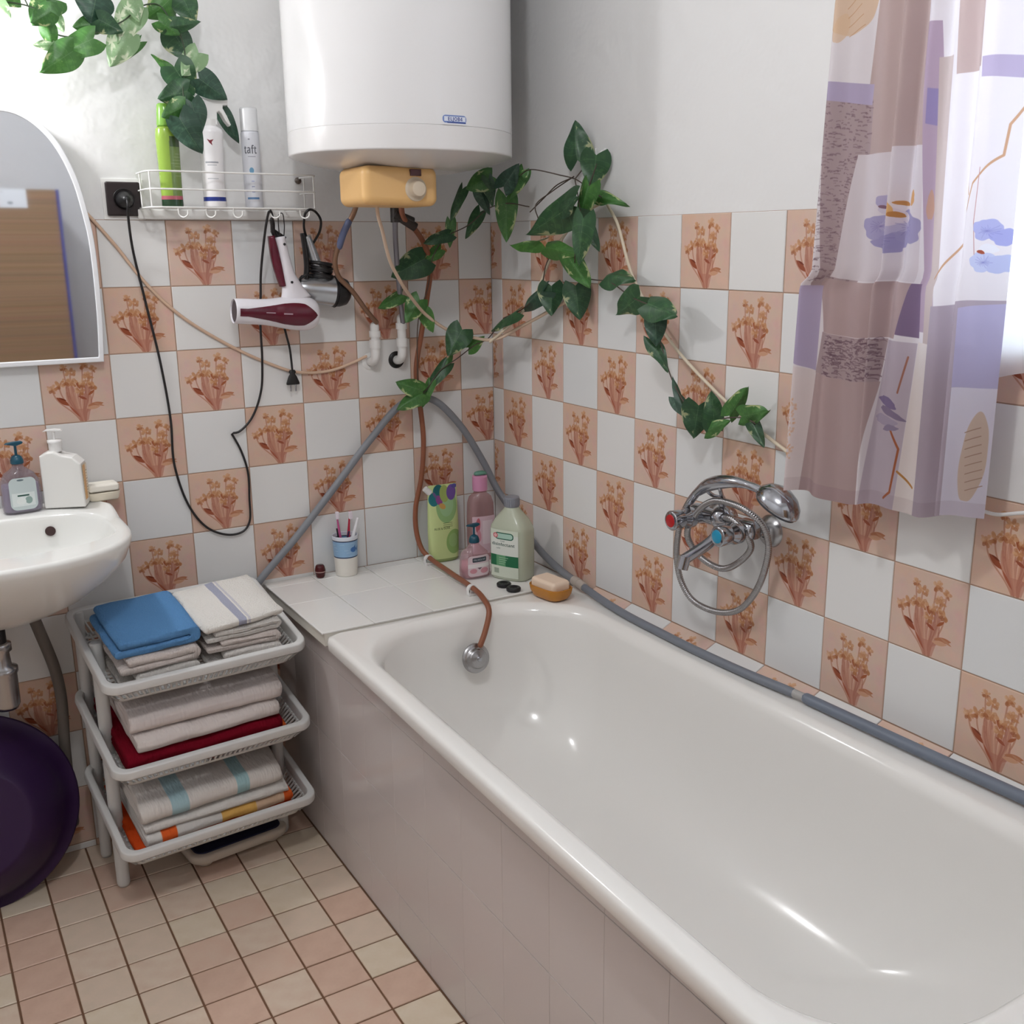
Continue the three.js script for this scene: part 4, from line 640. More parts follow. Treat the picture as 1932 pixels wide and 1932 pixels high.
  wpart('screw_hole', merge([at(cyl(0.003, 0.003, 0.003, 12), -0.607, 1.446, 0.0955, Math.PI / 2), at(cyl(0.003, 0.003, 0.003, 12), -0.5955, 1.359, 0.0985, Math.PI / 2)]), blackPlastic, t);
  // silver travel dryer behind
  const s = thing('hair_dryer', 'small silver and black hair dryer with its cord wrapped round the handle', 'hair dryer', [-0.51, 1.34, 0.045]);
  const sil = M('#b9bcc0', 0.25, { metalness: 0.75 });
  wpart('barrel', at(lathe([[0, 0.0], [0.02, 0.0], [0.025, 0.004], [0.028, 0.02], [0.034, 0.05], [0.036, 0.085], [0.0365, 0.088]], 40), -0.565, 1.342, 0.045, 0, 0, -Math.PI / 2 - 0.1), sil, s);
  const gr = wpart('rear_grille', at(lathe([[0.0365, 0], [0.0375, 0.002], [0.0365, 0.02], [0.031, 0.036], [0.02, 0.044], [0, 0.046]], 40), -0.4775, 1.3335, 0.045, 0, 0, -Math.PI / 2 - 0.1), M('#17171a', 0.45), s);
  for (let i = 0; i < 5; i++) { const r = 0.0375 - i * 0.0028, x = -0.470 + i * 0.0072; const q = new THREE.TorusGeometry(r + 0.0006, 0.0011, 6, 40); q.rotateY(Math.PI / 2); q.rotateZ(-0.1); q.translate(x, 1.3325 - i * 0.0008, 0.045); wpart('grille_ring', q, blackPlastic, s); }
  wpart('handle', sweep([[-0.505, 1.365, 0.05], [-0.511, 1.385, 0.05], [-0.518, 1.409, 0.05], [-0.528, 1.441, 0.05], [-0.536, 1.466, 0.05]], (k) => 0.0155 - 0.006 * k, (k) => 0.014 - 0.003 * k), sil, s);
  wpart('back_trim', sweep([[-0.545, 1.36, 0.05], [-0.54, 1.39, 0.05], [-0.541, 1.43, 0.05], [-0.545, 1.472, 0.05]], () => 0.006, () => 0.011), blackPlastic, s);
  const wraps = []; for (let i = 0; i < 8; i++) { const q = new THREE.TorusGeometry(0.026, 0.0034, 8, 36); q.scale(1, 0.9, 0.95); q.rotateX(Math.PI / 2 + (i % 3 - 1) * 0.12); q.rotateZ(-0.22 + (i % 2) * 0.08); q.translate(-0.506 + (i % 3) * 0.002, 1.365 + i * 0.0052, 0.05); wraps.push(q); }
  wpart('wrapped_cord', merge(wraps), M('#161518', 0.4), s);
  wpart('cord_loop', tube([[-0.536, 1.46, 0.05], [-0.546, 1.48, 0.065], [-0.556, 1.5, 0.095], [-0.562, 1.517, 0.128], [-0.5555, 1.523, 0.13], [-0.533, 1.520, 0.11], [-0.513, 1.501, 0.09], [-0.511, 1.477, 0.075], [-0.519, 1.455, 0.06], [-0.535, 1.42, 0.03]], 0.003, 8), blackPlastic, s);
  wpart('side_loop', tube([[-0.53, 1.37, 0.06], [-0.548, 1.375, 0.065], [-0.562, 1.362, 0.06], [-0.556, 1.345, 0.055]], 0.003, 8), blackPlastic, s);
  wpart('plug_cord', tube([[-0.54, 1.37, 0.012], [-0.575, 1.33, 0.012], [-0.594, 1.26, 0.014], [-0.5905, 1.235, 0.014], [-0.5835, 1.20, 0.014], [-0.5815, 1.165, 0.016], [-0.5815, 1.146, 0.018]], 0.0028, 8), blackPlastic, s);
  const plug = wpart('plug', merge([at(loft([[0, 0.0165, 0.0075], [0.004, 0.0165, 0.0075], [0.02, 0.010, 0.0065], [0.026, 0.006, 0.005], [0.031, 0.009, 0.0055], [0.036, 0.006, 0.005]].map(([y, a, bb]) => se(0, 0, a, bb, 3, 3, y, 28)), true, true), -0.5815, 1.108, 0.018)]), blackPlastic, s);
  for (const dx of [-0.0065, 0.0065]) wpart('plug_pin', at(cyl(0.0019, 0.0019, 0.018, 10), -0.5815 + dx, 1.100, 0.018), chrome, s);
}

// ---------- things on the tiled deck ----------
{
  const t = thing('toothbrush_cup', 'white and blue tumbler with a fish on it, on the deck', 'cup', [-0.4770, DECK, 0.043], 0.2);
  const ct = canvasTex(512, 256, (g, w, h) => { g.fillStyle = '#e9e5dc'; g.fillRect(0, 0, w, h); g.fillStyle = '#8fb3d4'; g.fillRect(0, 26, w, 106); const gr = g; gr.fillStyle = '#a9c6de'; for (let i = 0; i < 30; i++) gr.fillRect((i * 97) % w, 30 + (i * 31) % 96, 30, 3); g.fillStyle = '#22385c'; g.fillRect(0, 24, w, 7); g.fillRect(0, 128, w, 7); g.fillStyle = '#dfe3ec'; g.fillRect(0, 0, w, 22); for (const x of [110, 366]) { g.fillStyle = '#3a6cab'; g.beginPath(); g.ellipse(x, 82, 24, 17, 0, 0, 7); g.fill(); g.beginPath(); g.moveTo(x - 4, 70); g.lineTo(x + 14, 54); g.lineTo(x + 16, 72); g.fill(); g.beginPath(); g.moveTo(x + 20, 82); g.lineTo(x + 46, 62); g.lineTo(x + 40, 82); g.lineTo(x + 46, 104); g.fill(); } });
  part('tumbler', lathe([[0, 0.0], [0.0275, 0.0], [0.0285, 0.003], [0.033, 0.1], [0.0335, 0.107], [0.0325, 0.1085], [0.031, 0.1065], [0.0265, 0.006], [0, 0.005]], 48), M('#ffffff', 0.3, { map: ct }), t);
  t.children[0].geometry = planarWrap(t.children[0].geometry, 0.108); t.children[0].rotation.y = -1.2;
  const brush = (name, label, a, b, r, mat, tip) => { const q = thing(name, label, 'toothbrush', a); wpart('brush_handle', loft(Array.from({ length: 9 }, (_, i) => { const k = i / 8, p = V(...a).lerp(V(...b), k), rr2 = r * (0.85 + 0.35 * Math.sin(k * 5)); return Array.from({ length: 14 }, (_, j) => V(p.x + rr2 * Math.cos(j / 14 * 6.2832), p.y, p.z + rr2 * Math.sin(j / 14 * 6.2832))); }), true, true), mat, q); if (tip) wpart('bristles', at(rbox(0.009, 0.02, 0.009, 0.002), ...tip), M('#e8dfe8', 0.7), q); return q; };
  brush('toothbrush', 'pink toothbrush standing at the back of the tumbler', [-0.483, DECK + 0.012, 0.05], [-0.492, DECK + 0.168, 0.03], 0.0042, M('#c2578e', 0.35), [-0.492, DECK + 0.16, 0.036]);
  brush('toothbrush', 'red toothbrush leaning in the tumbler', [-0.477, DECK + 0.012, 0.045], [-0.455, DECK + 0.166, 0.03], 0.0045, M('#bb1f3f', 0.3), [-0.456, DECK + 0.156, 0.037]);
  brush('toothbrush', 'white electric toothbrush leaning far right in the tumbler', [-0.483, DECK + 0.02, 0.048], [-0.4385, DECK + 0.149, 0.044], 0.0068, M('#e8e8ea', 0.35));
  brush('toothbrush', 'short black brush handle at the left of the tumbler', [-0.486, DECK + 0.012, 0.048], [-0.4985, DECK + 0.128, 0.045], 0.0042, M('#17141c', 0.4));
  brush('toothbrush', 'dark purple brush handle low in the middle of the tumbler', [-0.49, DECK + 0.012, 0.04], [-0.470, DECK + 0.119, 0.056], 0.0042, M('#2a2048', 0.4));
  const e = thing('trinket_jar', 'small dark red barrel-shaped jar beside the tumbler', 'jar', [-0.546, DECK, 0.034]);
  part('jar_body', lathe([[0, 0], [0.009, 0], [0.0115, 0.004], [0.0135, 0.014], [0.0138, 0.0165]], 36), M('#4a1014', 0.25), e); part('jar_lid', lathe([[0.0138, 0.0182], [0.0135, 0.023], [0.0115, 0.031], [0.009, 0.0345], [0, 0.0355]], 36), M('#4a1014', 0.25), e); part('seam', lathe([[0.0136, 0.0164], [0.014, 0.0173], [0.0136, 0.0182]], 36), M('#d9b9b0', 0.3), e);
}
function wrapH(g, H) { return planarWrap(g, H); }
function planarWrap(g, H) { const p = g.attributes.position, uv = g.attributes.uv; for (let i = 0; i < p.count; i++) uv.setXY(i, uv.getX(i), p.getY(i) / H); return g; }
{
  // green refill pouch
  const t = thing('refill_pouch', 'light green refill pouch with colourful splash and white spout', 'pouch', [-0.203, DECK, 0.068], -0.05);
  const pt = canvasTex(256, 512, (g, w, h) => {
    g.fillStyle = '#c6d493'; g.fillRect(0, 0, w, h); const E = (x, y, a, b, r, c) => { g.fillStyle = c; g.beginPath(); g.ellipse(x, y, a, b, r, 0, 7); g.fill(); };
    E(150, 140, 88, 112, 0.2, '#8fb478'); E(150, 130, 60, 80, 0.2, '#98bc8a'); E(200, 380, 70, 82, 0.2, '#8cae66'); E(190, 370, 40, 46, 0.2, '#98b878');
    E(96, 46, 50, 46, 0.5, '#17646a'); E(48, 92, 42, 44, 0.2, '#1a7078'); E(92, 100, 26, 34, -0.5, '#8a4488'); E(140, 60, 40, 56, 0, '#96a85c'); E(200, 55, 40, 52, 0.2, '#6a4c94'); E(115, 140, 28, 18, 0.4, '#c59a54'); E(228, 16, 24, 14, 0, '#4c4a8c'); E(60, 66, 10, 26, -0.6, '#6a5a88');
    g.fillStyle = '#56643c'; g.font = 'bold 20px sans-serif'; g.fillText('ALOE & OLIVE', 34, 292); for (let i = 0; i < 3; i++) g.fillRect(110, 250 + i * 12, 80, 3); g.fillStyle = '#8a9a5e'; g.fillRect(0, 488, w, 24);
  });
  let g = loft([[0, 0.034, 0.018], [0.006, 0.04, 0.022], [0.03, 0.0425, 0.021], [0.09, 0.044, 0.018], [0.14, 0.0435, 0.013], [0.175, 0.043, 0.006], [0.198, 0.0425, 0.0025], [0.213, 0.041, 0.0018]].map(([y, a, b]) => se(0, 0, a, b, 3, 3, y, 48)), true, true);
  part('pouch', planarUV(g, 'x', 'y', -0.044, 0.044, 0, 0.213), M('#ffffff', 0.3, { map: pt }), t);
  part('spout', at(cyl(0.008, 0.0085, 0.02, 20), -0.043, 0.2, 0, 0, 0, 0.8), whitePlastic, t);
  // pink clear bottle behind
  const p = thing('shower_gel', 'clear pink bottle with pink cap behind the pump bottle', 'bottle', [-0.112, DECK, 0.115], -0.1);
  part('bottle', body([[0, 0.032, 0.02], [0.003, 0.036, 0.024], [0.05, 0.037, 0.025], [0.12, 0.037, 0.025], [0.16, 0.0355, 0.024], [0.178, 0.03, 0.021], [0.188, 0.019, 0.017, 2], [0.195, 0.016, 0.016, 2]]), M('#ead0d2', 0.05, { transmission: 0.9, thickness: 0, specularIntensity: 0.8 }), p);
  frontLabel(p, 0.066, 0.105, 0.075, 0.027, canvasTex(192, 256, (g2, w, h) => { g2.fillStyle = '#d9bcc6'; g2.fillRect(0, 0, w, h); g2.fillStyle = '#b8606c'; g2.beginPath(); g2.ellipse(44, 60, 18, 50, 0.1, 0, 7); g2.fill(); g2.fillStyle = '#cf8f9c'; g2.beginPath(); g2.ellipse(52, 130, 16, 40, -0.1, 0, 7); g2.fill(); g2.fillStyle = '#e6d4da'; g2.fillRect(80, 30, 90, 160); }), 0.006);
  part('cap', lathe([[0.0195, 0.195], [0.0205, 0.197], [0.0205, 0.232], [0.0195, 0.236], [0, 0.237]], 36), M('#cf8fb0', 0.3), p);
  part('cap_top', at(body([[0, 0.017, 0.008, 2.2], [0.003, 0.019, 0.0095, 2.2], [0.009, 0.016, 0.008, 2.2], [0.011, 0.008, 0.004, 2.2]]), 0.002, 0.237, 0), M('#5b8a78', 0.35), p);
  // pump soap
  const s = thing('soap_dispenser', 'pink liquid soap bottle with teal pump on the tiled deck', 'soap dispenser', [-0.2025, DECK, 0.245], 0.0);
  part('bottle', body([[0, 0.036, 0.02], [0.003, 0.0395, 0.024], [0.02, 0.0405, 0.025], [0.05, 0.0385, 0.024], [0.068, 0.034, 0.022], [0.08, 0.022, 0.017, 2.2], [0.088, 0.013, 0.013, 2], [0.093, 0.012, 0.012, 2]]), M('#efd8dd', 0.06, { transmission: 0.8, thickness: 0 }), s);
  part('soap_filling', body([[0.004, 0.035, 0.019], [0.03, 0.036, 0.021], [0.046, 0.034, 0.02]]), M('#dcb0b8', 0.3), s);
  pump(s, teal, 0.095, 0.85, 0.15);
  frontLabel(s, 0.062, 0.055, 0.036, 0.0265, canvasTex(256, 224, (g2, w, h) => { g2.clearRect(0, 0, w, h); g2.fillStyle = '#dcc6cc'; g2.beginPath(); g2.roundRect(0, 0, w, h, 40); g2.fill(); g2.fillStyle = '#2b3440'; g2.beginPath(); g2.roundRect(50, 22, 166, 48, 10); g2.fill(); g2.fillStyle = '#aeb6bc'; g2.font = 'bold 30px sans-serif'; g2.textAlign = 'center'; g2.fillText('PALMOLIVE', 133, 57, 146); g2.fillStyle = '#e9e2e2'; g2.fillRect(0, 88, w, 42); g2.fillStyle = '#6a5560'; g2.beginPath(); g2.moveTo(104, 132); g2.lineTo(162, 132); g2.lineTo(132, 154); g2.fill(); g2.fillStyle = '#cf8f9a'; g2.beginPath(); g2.ellipse(60, 165, 40, 26, 0, 0, 7); g2.fill(); g2.beginPath(); g2.ellipse(190, 170, 48, 30, 0, 0, 7); g2.fill(); }), 0.005);
  // big refill bottle
  const b = thing('refill_bottle', 'large pale green bottle with grey cap and green label band', 'bottle', [-0.12, DECK, 0.30], -1.12);
  part('bottle', body([[0, 0.05, 0.034, 3.4], [0.004, 0.054, 0.038, 3.4], [0.03, 0.055, 0.039, 3.4], [0.128, 0.055, 0.039, 3.4], [0.14, 0.053, 0.038, 3.2], [0.158, 0.043, 0.033, 2.8], [0.176, 0.028, 0.025, 2.2], [0.186, 0.0195, 0.0195, 2], [0.19, 0.018, 0.018, 2]]), M('#d2d8c2', 0.2, { transmission: 0.3, thickness: 0 }), b);
  part('liquid', body([[0.004, 0.049, 0.033, 3.4], [0.1, 0.05, 0.034, 3.4], [0.135, 0.048, 0.033, 3.2]]), M('#c9d0b8', 0.4), b);
  part('cap', merge([lathe([[0.0185, 0.189], [0.0195, 0.191], [0.0195, 0.212], [0.0185, 0.2155], [0, 0.216]], 36), ...Array.from({ length: 24 }, (_, i) => at(box(0.0012, 0.018, 0.0015), 0.0196 * Math.cos(i * 0.2618), 0.201, 0.0196 * Math.sin(i * 0.2618)))]), M('#84868e', 0.4), b);
  frontLabel(b, 0.084, 0.126, 0.072, 0.0402, canvasTex(320, 560, (g2, w, h) => { g2.fillStyle = '#d0d7c6'; g2.fillRect(0, 0, w, h); g2.fillStyle = '#d9dcd4'; g2.fillRect(0, 60, w, 250); g2.strokeStyle = '#1c5a44'; g2.lineWidth = 12; g2.fillStyle = '#a9cabb'; g2.beginPath(); g2.roundRect(60, 38, 206, 70, 30); g2.fill(); g2.stroke(); g2.fillStyle = '#c05a60'; g2.beginPath(); g2.arc(62, 72, 30, 0, 7); g2.fill(); g2.fillStyle = '#e6b4b4'; g2.fillRect(52, 52, 20, 40); g2.fillRect(42, 62, 40, 20); g2.fillStyle = '#2c4a40'; g2.font = 'bold 46px sans-serif'; g2.fillText('disinfectant', 16, 190, 270); g2.font = '24px sans-serif'; g2.fillText('soap', 120, 140); g2.fillText('refill', 70, 228); g2.fillStyle = '#1c6a44'; g2.fillRect(0, 300, w, 130); g2.fillStyle = '#5f9a6e'; g2.fillRect(70, 300, 110, 130); g2.fillStyle = '#a9c6ac'; for (let i = 0; i < 4; i++) g2.fillRect(100, 326 + i * 24, 110 - i * 14, 6); g2.fillStyle = '#9aa694'; g2.fillRect(40, 460, 60, 60); }), 0.004);
  // orange soap dish with soap
  const d = thing('soap_dish', 'orange soap dish standing at the corner of the tub rim', 'soap dish', [-0.118, RIM + 0.002, 0.482], -1.42); d.scale.setScalar(1.13);
  const om = M('#d08a2c', 0.25, { transmission: 0.2, thickness: 0 });
  part('dish', body([[0, 0.036, 0.022, 3.4], [0.003, 0.041, 0.027, 3.4], [0.014, 0.048, 0.031, 3.4], [0.026, 0.05, 0.033, 3.4], [0.0275, 0.0485, 0.0315, 3.4], [0.024, 0.045, 0.028, 3.4], [0.012, 0.04, 0.025, 3.4]]), om, d);
  single('soap_bar', rbox(0.088, 0.029, 0.057, 0.0095, 4), M('#ecd4bd', 0.45), 'cream coloured bar of soap in the orange dish', 'soap', [-0.119, RIM + 0.0365, 0.482], [0.05, -1.42, 0.03]);
  const ring = (p, label) => { const r = thing('tub_plug', label, 'plug', p); part('stopper', lathe([[0, 0.006], [0.008, 0.006], [0.011, 0.0105], [0.0165, 0.0105], [0.0185, 0.008], [0.018, 0.002], [0.016, 0], [0, 0]], 36), M('#131316', 0.4), r); part('knob', at(new THREE.TorusGeometry(0.0045, 0.0011, 8, 20), 0, 0.0065, 0, Math.PI / 2), M('#4a4a50', 0.3, { metalness: 0.8 }), r); return r; };
  ring([-0.180, DECK, 0.358], 'black rubber tub plug, the rear one beside the big bottle'); ring([-0.1775, DECK, 0.402], 'black rubber tub plug, the front one near the orange dish');
}

// ---------- basket trolley with towels ----------
const cartM = new THREE.Matrix4().compose(V(-0.932, 0, 0.198), new THREE.Quaternion().setFromAxisAngle(V(0, 1, 0), 0.075), V(1, 1, 1));
const TRAY_Y = [0.598, 0.402, 0.208], TILT = 0.235, TW = 0.452, TD = 0.345, TH = 0.058;
const trayM = TRAY_Y.map((y) => cartM.clone().multiply(new THREE.Matrix4().compose(V(0, y, 0.004), new THREE.Quaternion().setFromAxisAngle(V(1, 0, 0), TILT), V(1, 1, 1))));
{
  const t = thing('basket_trolley', 'white plastic trolley with three slatted towel baskets', 'trolley', [-0.932, 0, 0.198], 0.075);
  const wp = M('#dcdcda', 0.38);
  for (const y of TRAY_Y) {
    const g = part('basket_rim', loft([
      rr(-TW / 2 + 0.014, TW / 2 - 0.014, -TD / 2 + 0.014, TD / 2 - 0.014, 0.026, -0.006), rr(-TW / 2 + 0.001, TW / 2 - 0.001, -TD / 2 + 0.001, TD / 2 - 0.001, 0.032, -0.022), rr(-TW / 2 - 0.001, TW / 2 + 0.001, -TD / 2 - 0.001, TD / 2 + 0.001, 0.033, -0.018), rr(-TW / 2, TW / 2, -TD / 2, TD / 2, 0.033, -0.003), rr(-TW / 2 + 0.003, TW / 2 - 0.003, -TD / 2 + 0.003, TD / 2 - 0.003, 0.032, 0), rr(-TW / 2 + 0.013, TW / 2 - 0.013, -TD / 2 + 0.013, TD / 2 - 0.013, 0.026, 0), rr(-TW / 2 + 0.016, TW / 2 - 0.016, -TD / 2 + 0.016, TD / 2 - 0.016, 0.024, -0.003), rr(-TW / 2 + 0.016, TW / 2 - 0.016, -TD / 2 + 0.016, TD / 2 - 0.016, 0.024, -0.03), rr(-TW / 2 + 0.014, TW / 2 - 0.014, -TD / 2 + 0.014, TD / 2 - 0.014, 0.026, -0.03)]), wp, t, [0, y, 0.004], [TILT, 0, 0]);
    const slats = [], bx = TW / 2 - 0.017, bz = TD / 2 - 0.017, tx = TW / 2 - 0.034, tz = TD / 2 - 0.034;
    const sl = (a, b, r) => slats.push(bar(a, b, r, 5));
    for (let i = 0; i <= 34; i++) { const k = i / 34 * 2 - 1; for (const s of [-1, 1]) sl([k * bx, -0.028, s * bz], [k * tx, -TH, s * tz], 0.0027); }
    for (let i = 0; i <= 26; i++) { const k = i / 26 * 2 - 1; for (const s of [-1, 1]) sl([s * bx, -0.028, k * bz], [s * tx, -TH, k * tz], 0.0027); }
    part('basket_slats', merge(slats), wp, g);
    const grid = [at(loft([rr(-tx - 0.004, tx + 0.004, -tz - 0.004, tz + 0.004, 0.02, -TH + 0.003, 6), rr(-tx - 0.004, tx + 0.004, -tz - 0.004, tz + 0.004, 0.02, -TH - 0.003, 6), rr(-tx + 0.006, tx - 0.006, -tz + 0.006, tz - 0.006, 0.016, -TH - 0.003, 6), rr(-tx + 0.006, tx - 0.006, -tz + 0.006, tz - 0.006, 0.016, -TH + 0.003, 6)])), at(loft([rr(-bx - 0.002, bx + 0.002, -bz - 0.002, bz + 0.002, 0.025, -0.026, 6), rr(-bx + 0.002, bx - 0.002, -bz + 0.002, bz - 0.002, 0.022, -0.034, 6)]))];
    for (let i = 1; i < 24; i++) grid.push(at(box(0.004, 0.004, tz * 2), -tx + i * tx / 12, -TH, 0)); for (let i = 1; i < 18; i++) grid.push(at(box(tx * 2, 0.004, 0.004), 0, -TH, -tz + i * tz / 9));
    part('basket_floor', merge(grid), wp, g);
  }
  for (const sx of [-1, 1]) for (const [z, h, r] of [[0.0, 0.604, 0.0145], [-0.152, 0.632, 0.0125]]) part('leg', at(lathe([[0, 0.0], [0.011, 0], [r, 0.008], [r, h - 0.003], [r - 0.003, h], [0, h]], 24), sx * (TW / 2 - 0.03), 0, z), wp, t);
}
// a folded towel: a strip of cloth laid in flat folds, cross-section in xy, swept along z
function foldGeo(L, n, pitch, depth, sd, inset = 0) {
  const half = pitch * 0.44, line = [], r = pitch / 2;
  for (let i = 0; i < n; i++) {
    const y = (i + 0.5) * pitch, a = i % 2 ? L - half : half, b = i % 2 ? half : L - half, st = (i === 0 ? 0.0 : 0), en = i === n - 1 ? inset : 0;
    for (let k = 0; k <= 10; k++) { const u = k / 10, x = a + (b - a) * (1 - en) * u; line.push([x, y + pitch * 0.12 * noise.noise(x * 16, i * 3.1, sd)]); }
    if (i < n - 1) { const s = i % 2 ? -1 : 1; for (let k = 1; k < 8; k++) { const an = -Math.PI / 2 + k / 8 * Math.PI; line.push([b + s * Math.cos(an) * half * 0.9, y + r + Math.sin(an) * r]); } }
  }
  const left = [], right = [];
  line.forEach((p, i) => { const q = line[Math.min(i + 1, line.length - 1)], o = line[Math.max(i - 1, 0)], dx = q[0] - o[0], dy = q[1] - o[1], l = Math.hypot(dx, dy) || 1; left.push([p[0] - dy / l * half, p[1] + dx / l * half]); right.push([p[0] + dy / l * half, p[1] - dx / l * half]); });
  const cap = (c, from) => { const a0 = Math.atan2(from[1] - c[1], from[0] - c[0]); return [1, 2, 3, 4, 5].map((k) => [c[0] + half * Math.cos(a0 - k / 6 * Math.PI), c[1] + half * Math.sin(a0 - k / 6 * Math.PI)]); };
  const pts = [...left, ...cap(line[line.length - 1], left[left.length - 1]), ...right.slice().reverse(), ...cap(line[0], right[0])];
  const sh = shapeOf(pts), bev = half * 0.55;
  let g = new THREE.ExtrudeGeometry(sh, { depth: depth - 2 * bev, steps: 14, bevelEnabled: true, bevelSize: bev, bevelThickness: bev, bevelOffset: -bev, bevelSegments: 3 });
  g.translate(0, 0, bev); g.deleteAttribute('normal'); g.deleteAttribute('uv'); g = mergeVertices(g, 1e-5);
  const p = g.attributes.position;
  for (let i = 0; i < p.count; i++) { const x = p.getX(i), y = p.getY(i), z = p.getZ(i); p.setXYZ(i, x + 0.004 * noise.noise(y * 30, z * 18, sd + 5), y + 0.0045 * noise.noise(x * 14, z * 14, sd) * (y / (n * pitch)) + 0.0012 * noise.noise(x * 70, z * 70, sd + 2), z + 0.005 * noise.noise(x * 15, y * 40, sd + 9)); }
  g.computeVertexNormals(); g = toCreasedNormals(g, 1.0);
  return planarUV(g, 'x', 'z', 0, L, 0, depth);
}
const terry = noiseTex(256, (x, y) => clamp01(0.5 + 0.5 * per(x, y, 50) + 0.4 * per(x, y, 97, 4)));
const cloth = (c, map) => M(c, 0.95, { bumpMap: terry, bumpScale: 0.0025, sheen: 0.3, sheenRoughness: 0.8, specularIntensity: 0.2, ...(map ? { map } : {}) });
function towel(tier, label, L, n, pitch, depth, [x, y, z], mat, front, turn = 0, inset = 0, name = 'folded_towel') {
  // front: the folded edge faces the room (swept along x); otherwise the layered ends do (swept along z)
  const g = foldGeo(L, n, pitch, depth, Math.floor(L * 977 + n * 31 + y * 1700 + tier * 50), inset);
  if (front) { g.rotateY(-Math.PI / 2); g.translate(depth / 2, 0, -L); planarUVin(g, depth); } else g.translate(-L / 2, 0, -depth);
  const m = new THREE.Mesh(g, mat); m.name = numbered(name); m.castShadow = m.receiveShadow = true;
  const w = trayM[tier].clone().multiply(new THREE.Matrix4().compose(V(x, -TH + 0.004 + y, z), new THREE.Quaternion().setFromAxisAngle(V(0, 1, 0), turn), V(1, 1, 1)));
  w.decompose(m.position, m.quaternion, m.scale); scene.add(m); return tag(m, label, 'towel');
}
function planarUVin(g, w) { const p = g.attributes.position, uv = g.attributes.uv; for (let i = 0; i < p.count; i++) uv.setXY(i, (p.getX(i) + w / 2) / w, p.getZ(i)); }
{
  const stripes = (base, list) => canvasTex(256, 32, (g, w, h) => { g.fillStyle = base; g.fillRect(0, 0, w, h); for (const [a, b, c] of list) { g.fillStyle = c; g.fillRect(a * w, 0, (b - a) * w, h); } });
  const cream = cloth('#d6cbc5'), cream2 = cloth('#d3cfca'), white = cloth('#e2ddd8'), blue = cloth('#6192c4');
  // top basket, left pile and right pile
  towel(0, 'off-white folded towel, lowest in the left pile of the top basket', 0.162, 2, 0.021, 0.19, [-0.098, 0, 0.128], cream2, false, 0.02, 0.2);
  towel(0, 'pinkish white folded towel right under the blue one', 0.166, 2, 0.0185, 0.185, [-0.098, 0.0435, 0.126], cream, false, 0.03, 0.1);
  towel(0, 'blue folded towel on top of the left pile', 0.178, 2, 0.0215, 0.175, [-0.1, 0.0805, 0.116], blue, false, 0.05, 0.06);
  towel(0, 'white towel rolled thick, lowest in the right pile of the top basket', 0.166, 2, 0.023, 0.19, [0.09, 0, 0.128], white, false, -0.03, 0.25);
  towel(0, 'cream folded towel second from below in the right pile', 0.165, 2, 0.0125, 0.19, [0.087, 0.0475, 0.124], cream, false, -0.02, 0.2);
  towel(0, 'off-white folded towel under the grey-striped one', 0.17, 2, 0.0125, 0.185, [0.09, 0.074, 0.12], cream2, false, 0.02, 0.1);
  towel(0, 'white towel with a grey-blue stripe on top of the right pile', 0.192, 1, 0.021, 0.178, [0.094, 0.1, 0.116], cloth('#ffffff', stripes('#e8e5df', [[0.42, 0.52, '#a9abbd'], [0.54, 0.57, '#cfcdd2']])), false, 0.10, 0);
  // middle basket
  towel(1, 'orange cloth peeping out under the red towel at the right', 0.2, 2, 0.008, 0.2, [0.085, 0, 0.135], cloth('#d9622c'), true);
  towel(1, 'dark red folded towel in the middle basket', 0.255, 2, 0.019, 0.355, [-0.012, 0.016, 0.125], cloth('#7a0f22'), true);
  towel(1, 'cream folded towel lying on the dark red towel', 0.25, 2, 0.0175, 0.325, [0.0, 0.055, 0.122], cloth('#ddd3ce'), true, 0.02);
  towel(1, 'beige-white folded towel topmost in the middle basket', 0.245, 2, 0.0215, 0.345, [0.0, 0.091, 0.1], cloth('#d9cfcb'), true, -0.01);
  // bottom basket
  towel(2, 'bright orange cloth at the bottom of the lowest basket', 0.25, 2, 0.009, 0.365, [-0.004, 0, 0.128], cloth('#d9501f'), true);
  towel(2, 'white towel with orange and yellow stripes in the lowest basket', 0.245, 2, 0.0155, 0.345, [0.006, 0.019, 0.125], cloth('#ffffff', stripes('#dedad5', [[0.1, 0.2, '#e5642e'], [0.5, 0.74, '#e6b566'], [0.74, 0.94, '#dcbca0'], [0.94, 1, '#e5642e']])), true, 0.015);
  towel(2, 'thin white folded towel under the blue-striped one', 0.24, 2, 0.0095, 0.335, [0.0, 0.051, 0.122], cloth('#dcd8d3'), true, -0.01);
  towel(2, 'white towel with pale blue stripes topmost in the lowest basket', 0.245, 2, 0.024, 0.33, [-0.006, 0.071, 0.108], cloth('#ffffff', stripes('#dcd6d0', [[0.2, 0.32, '#a9c6cc'], [0.66, 0.75, '#a3c4c8']])), true, 0.02);
}
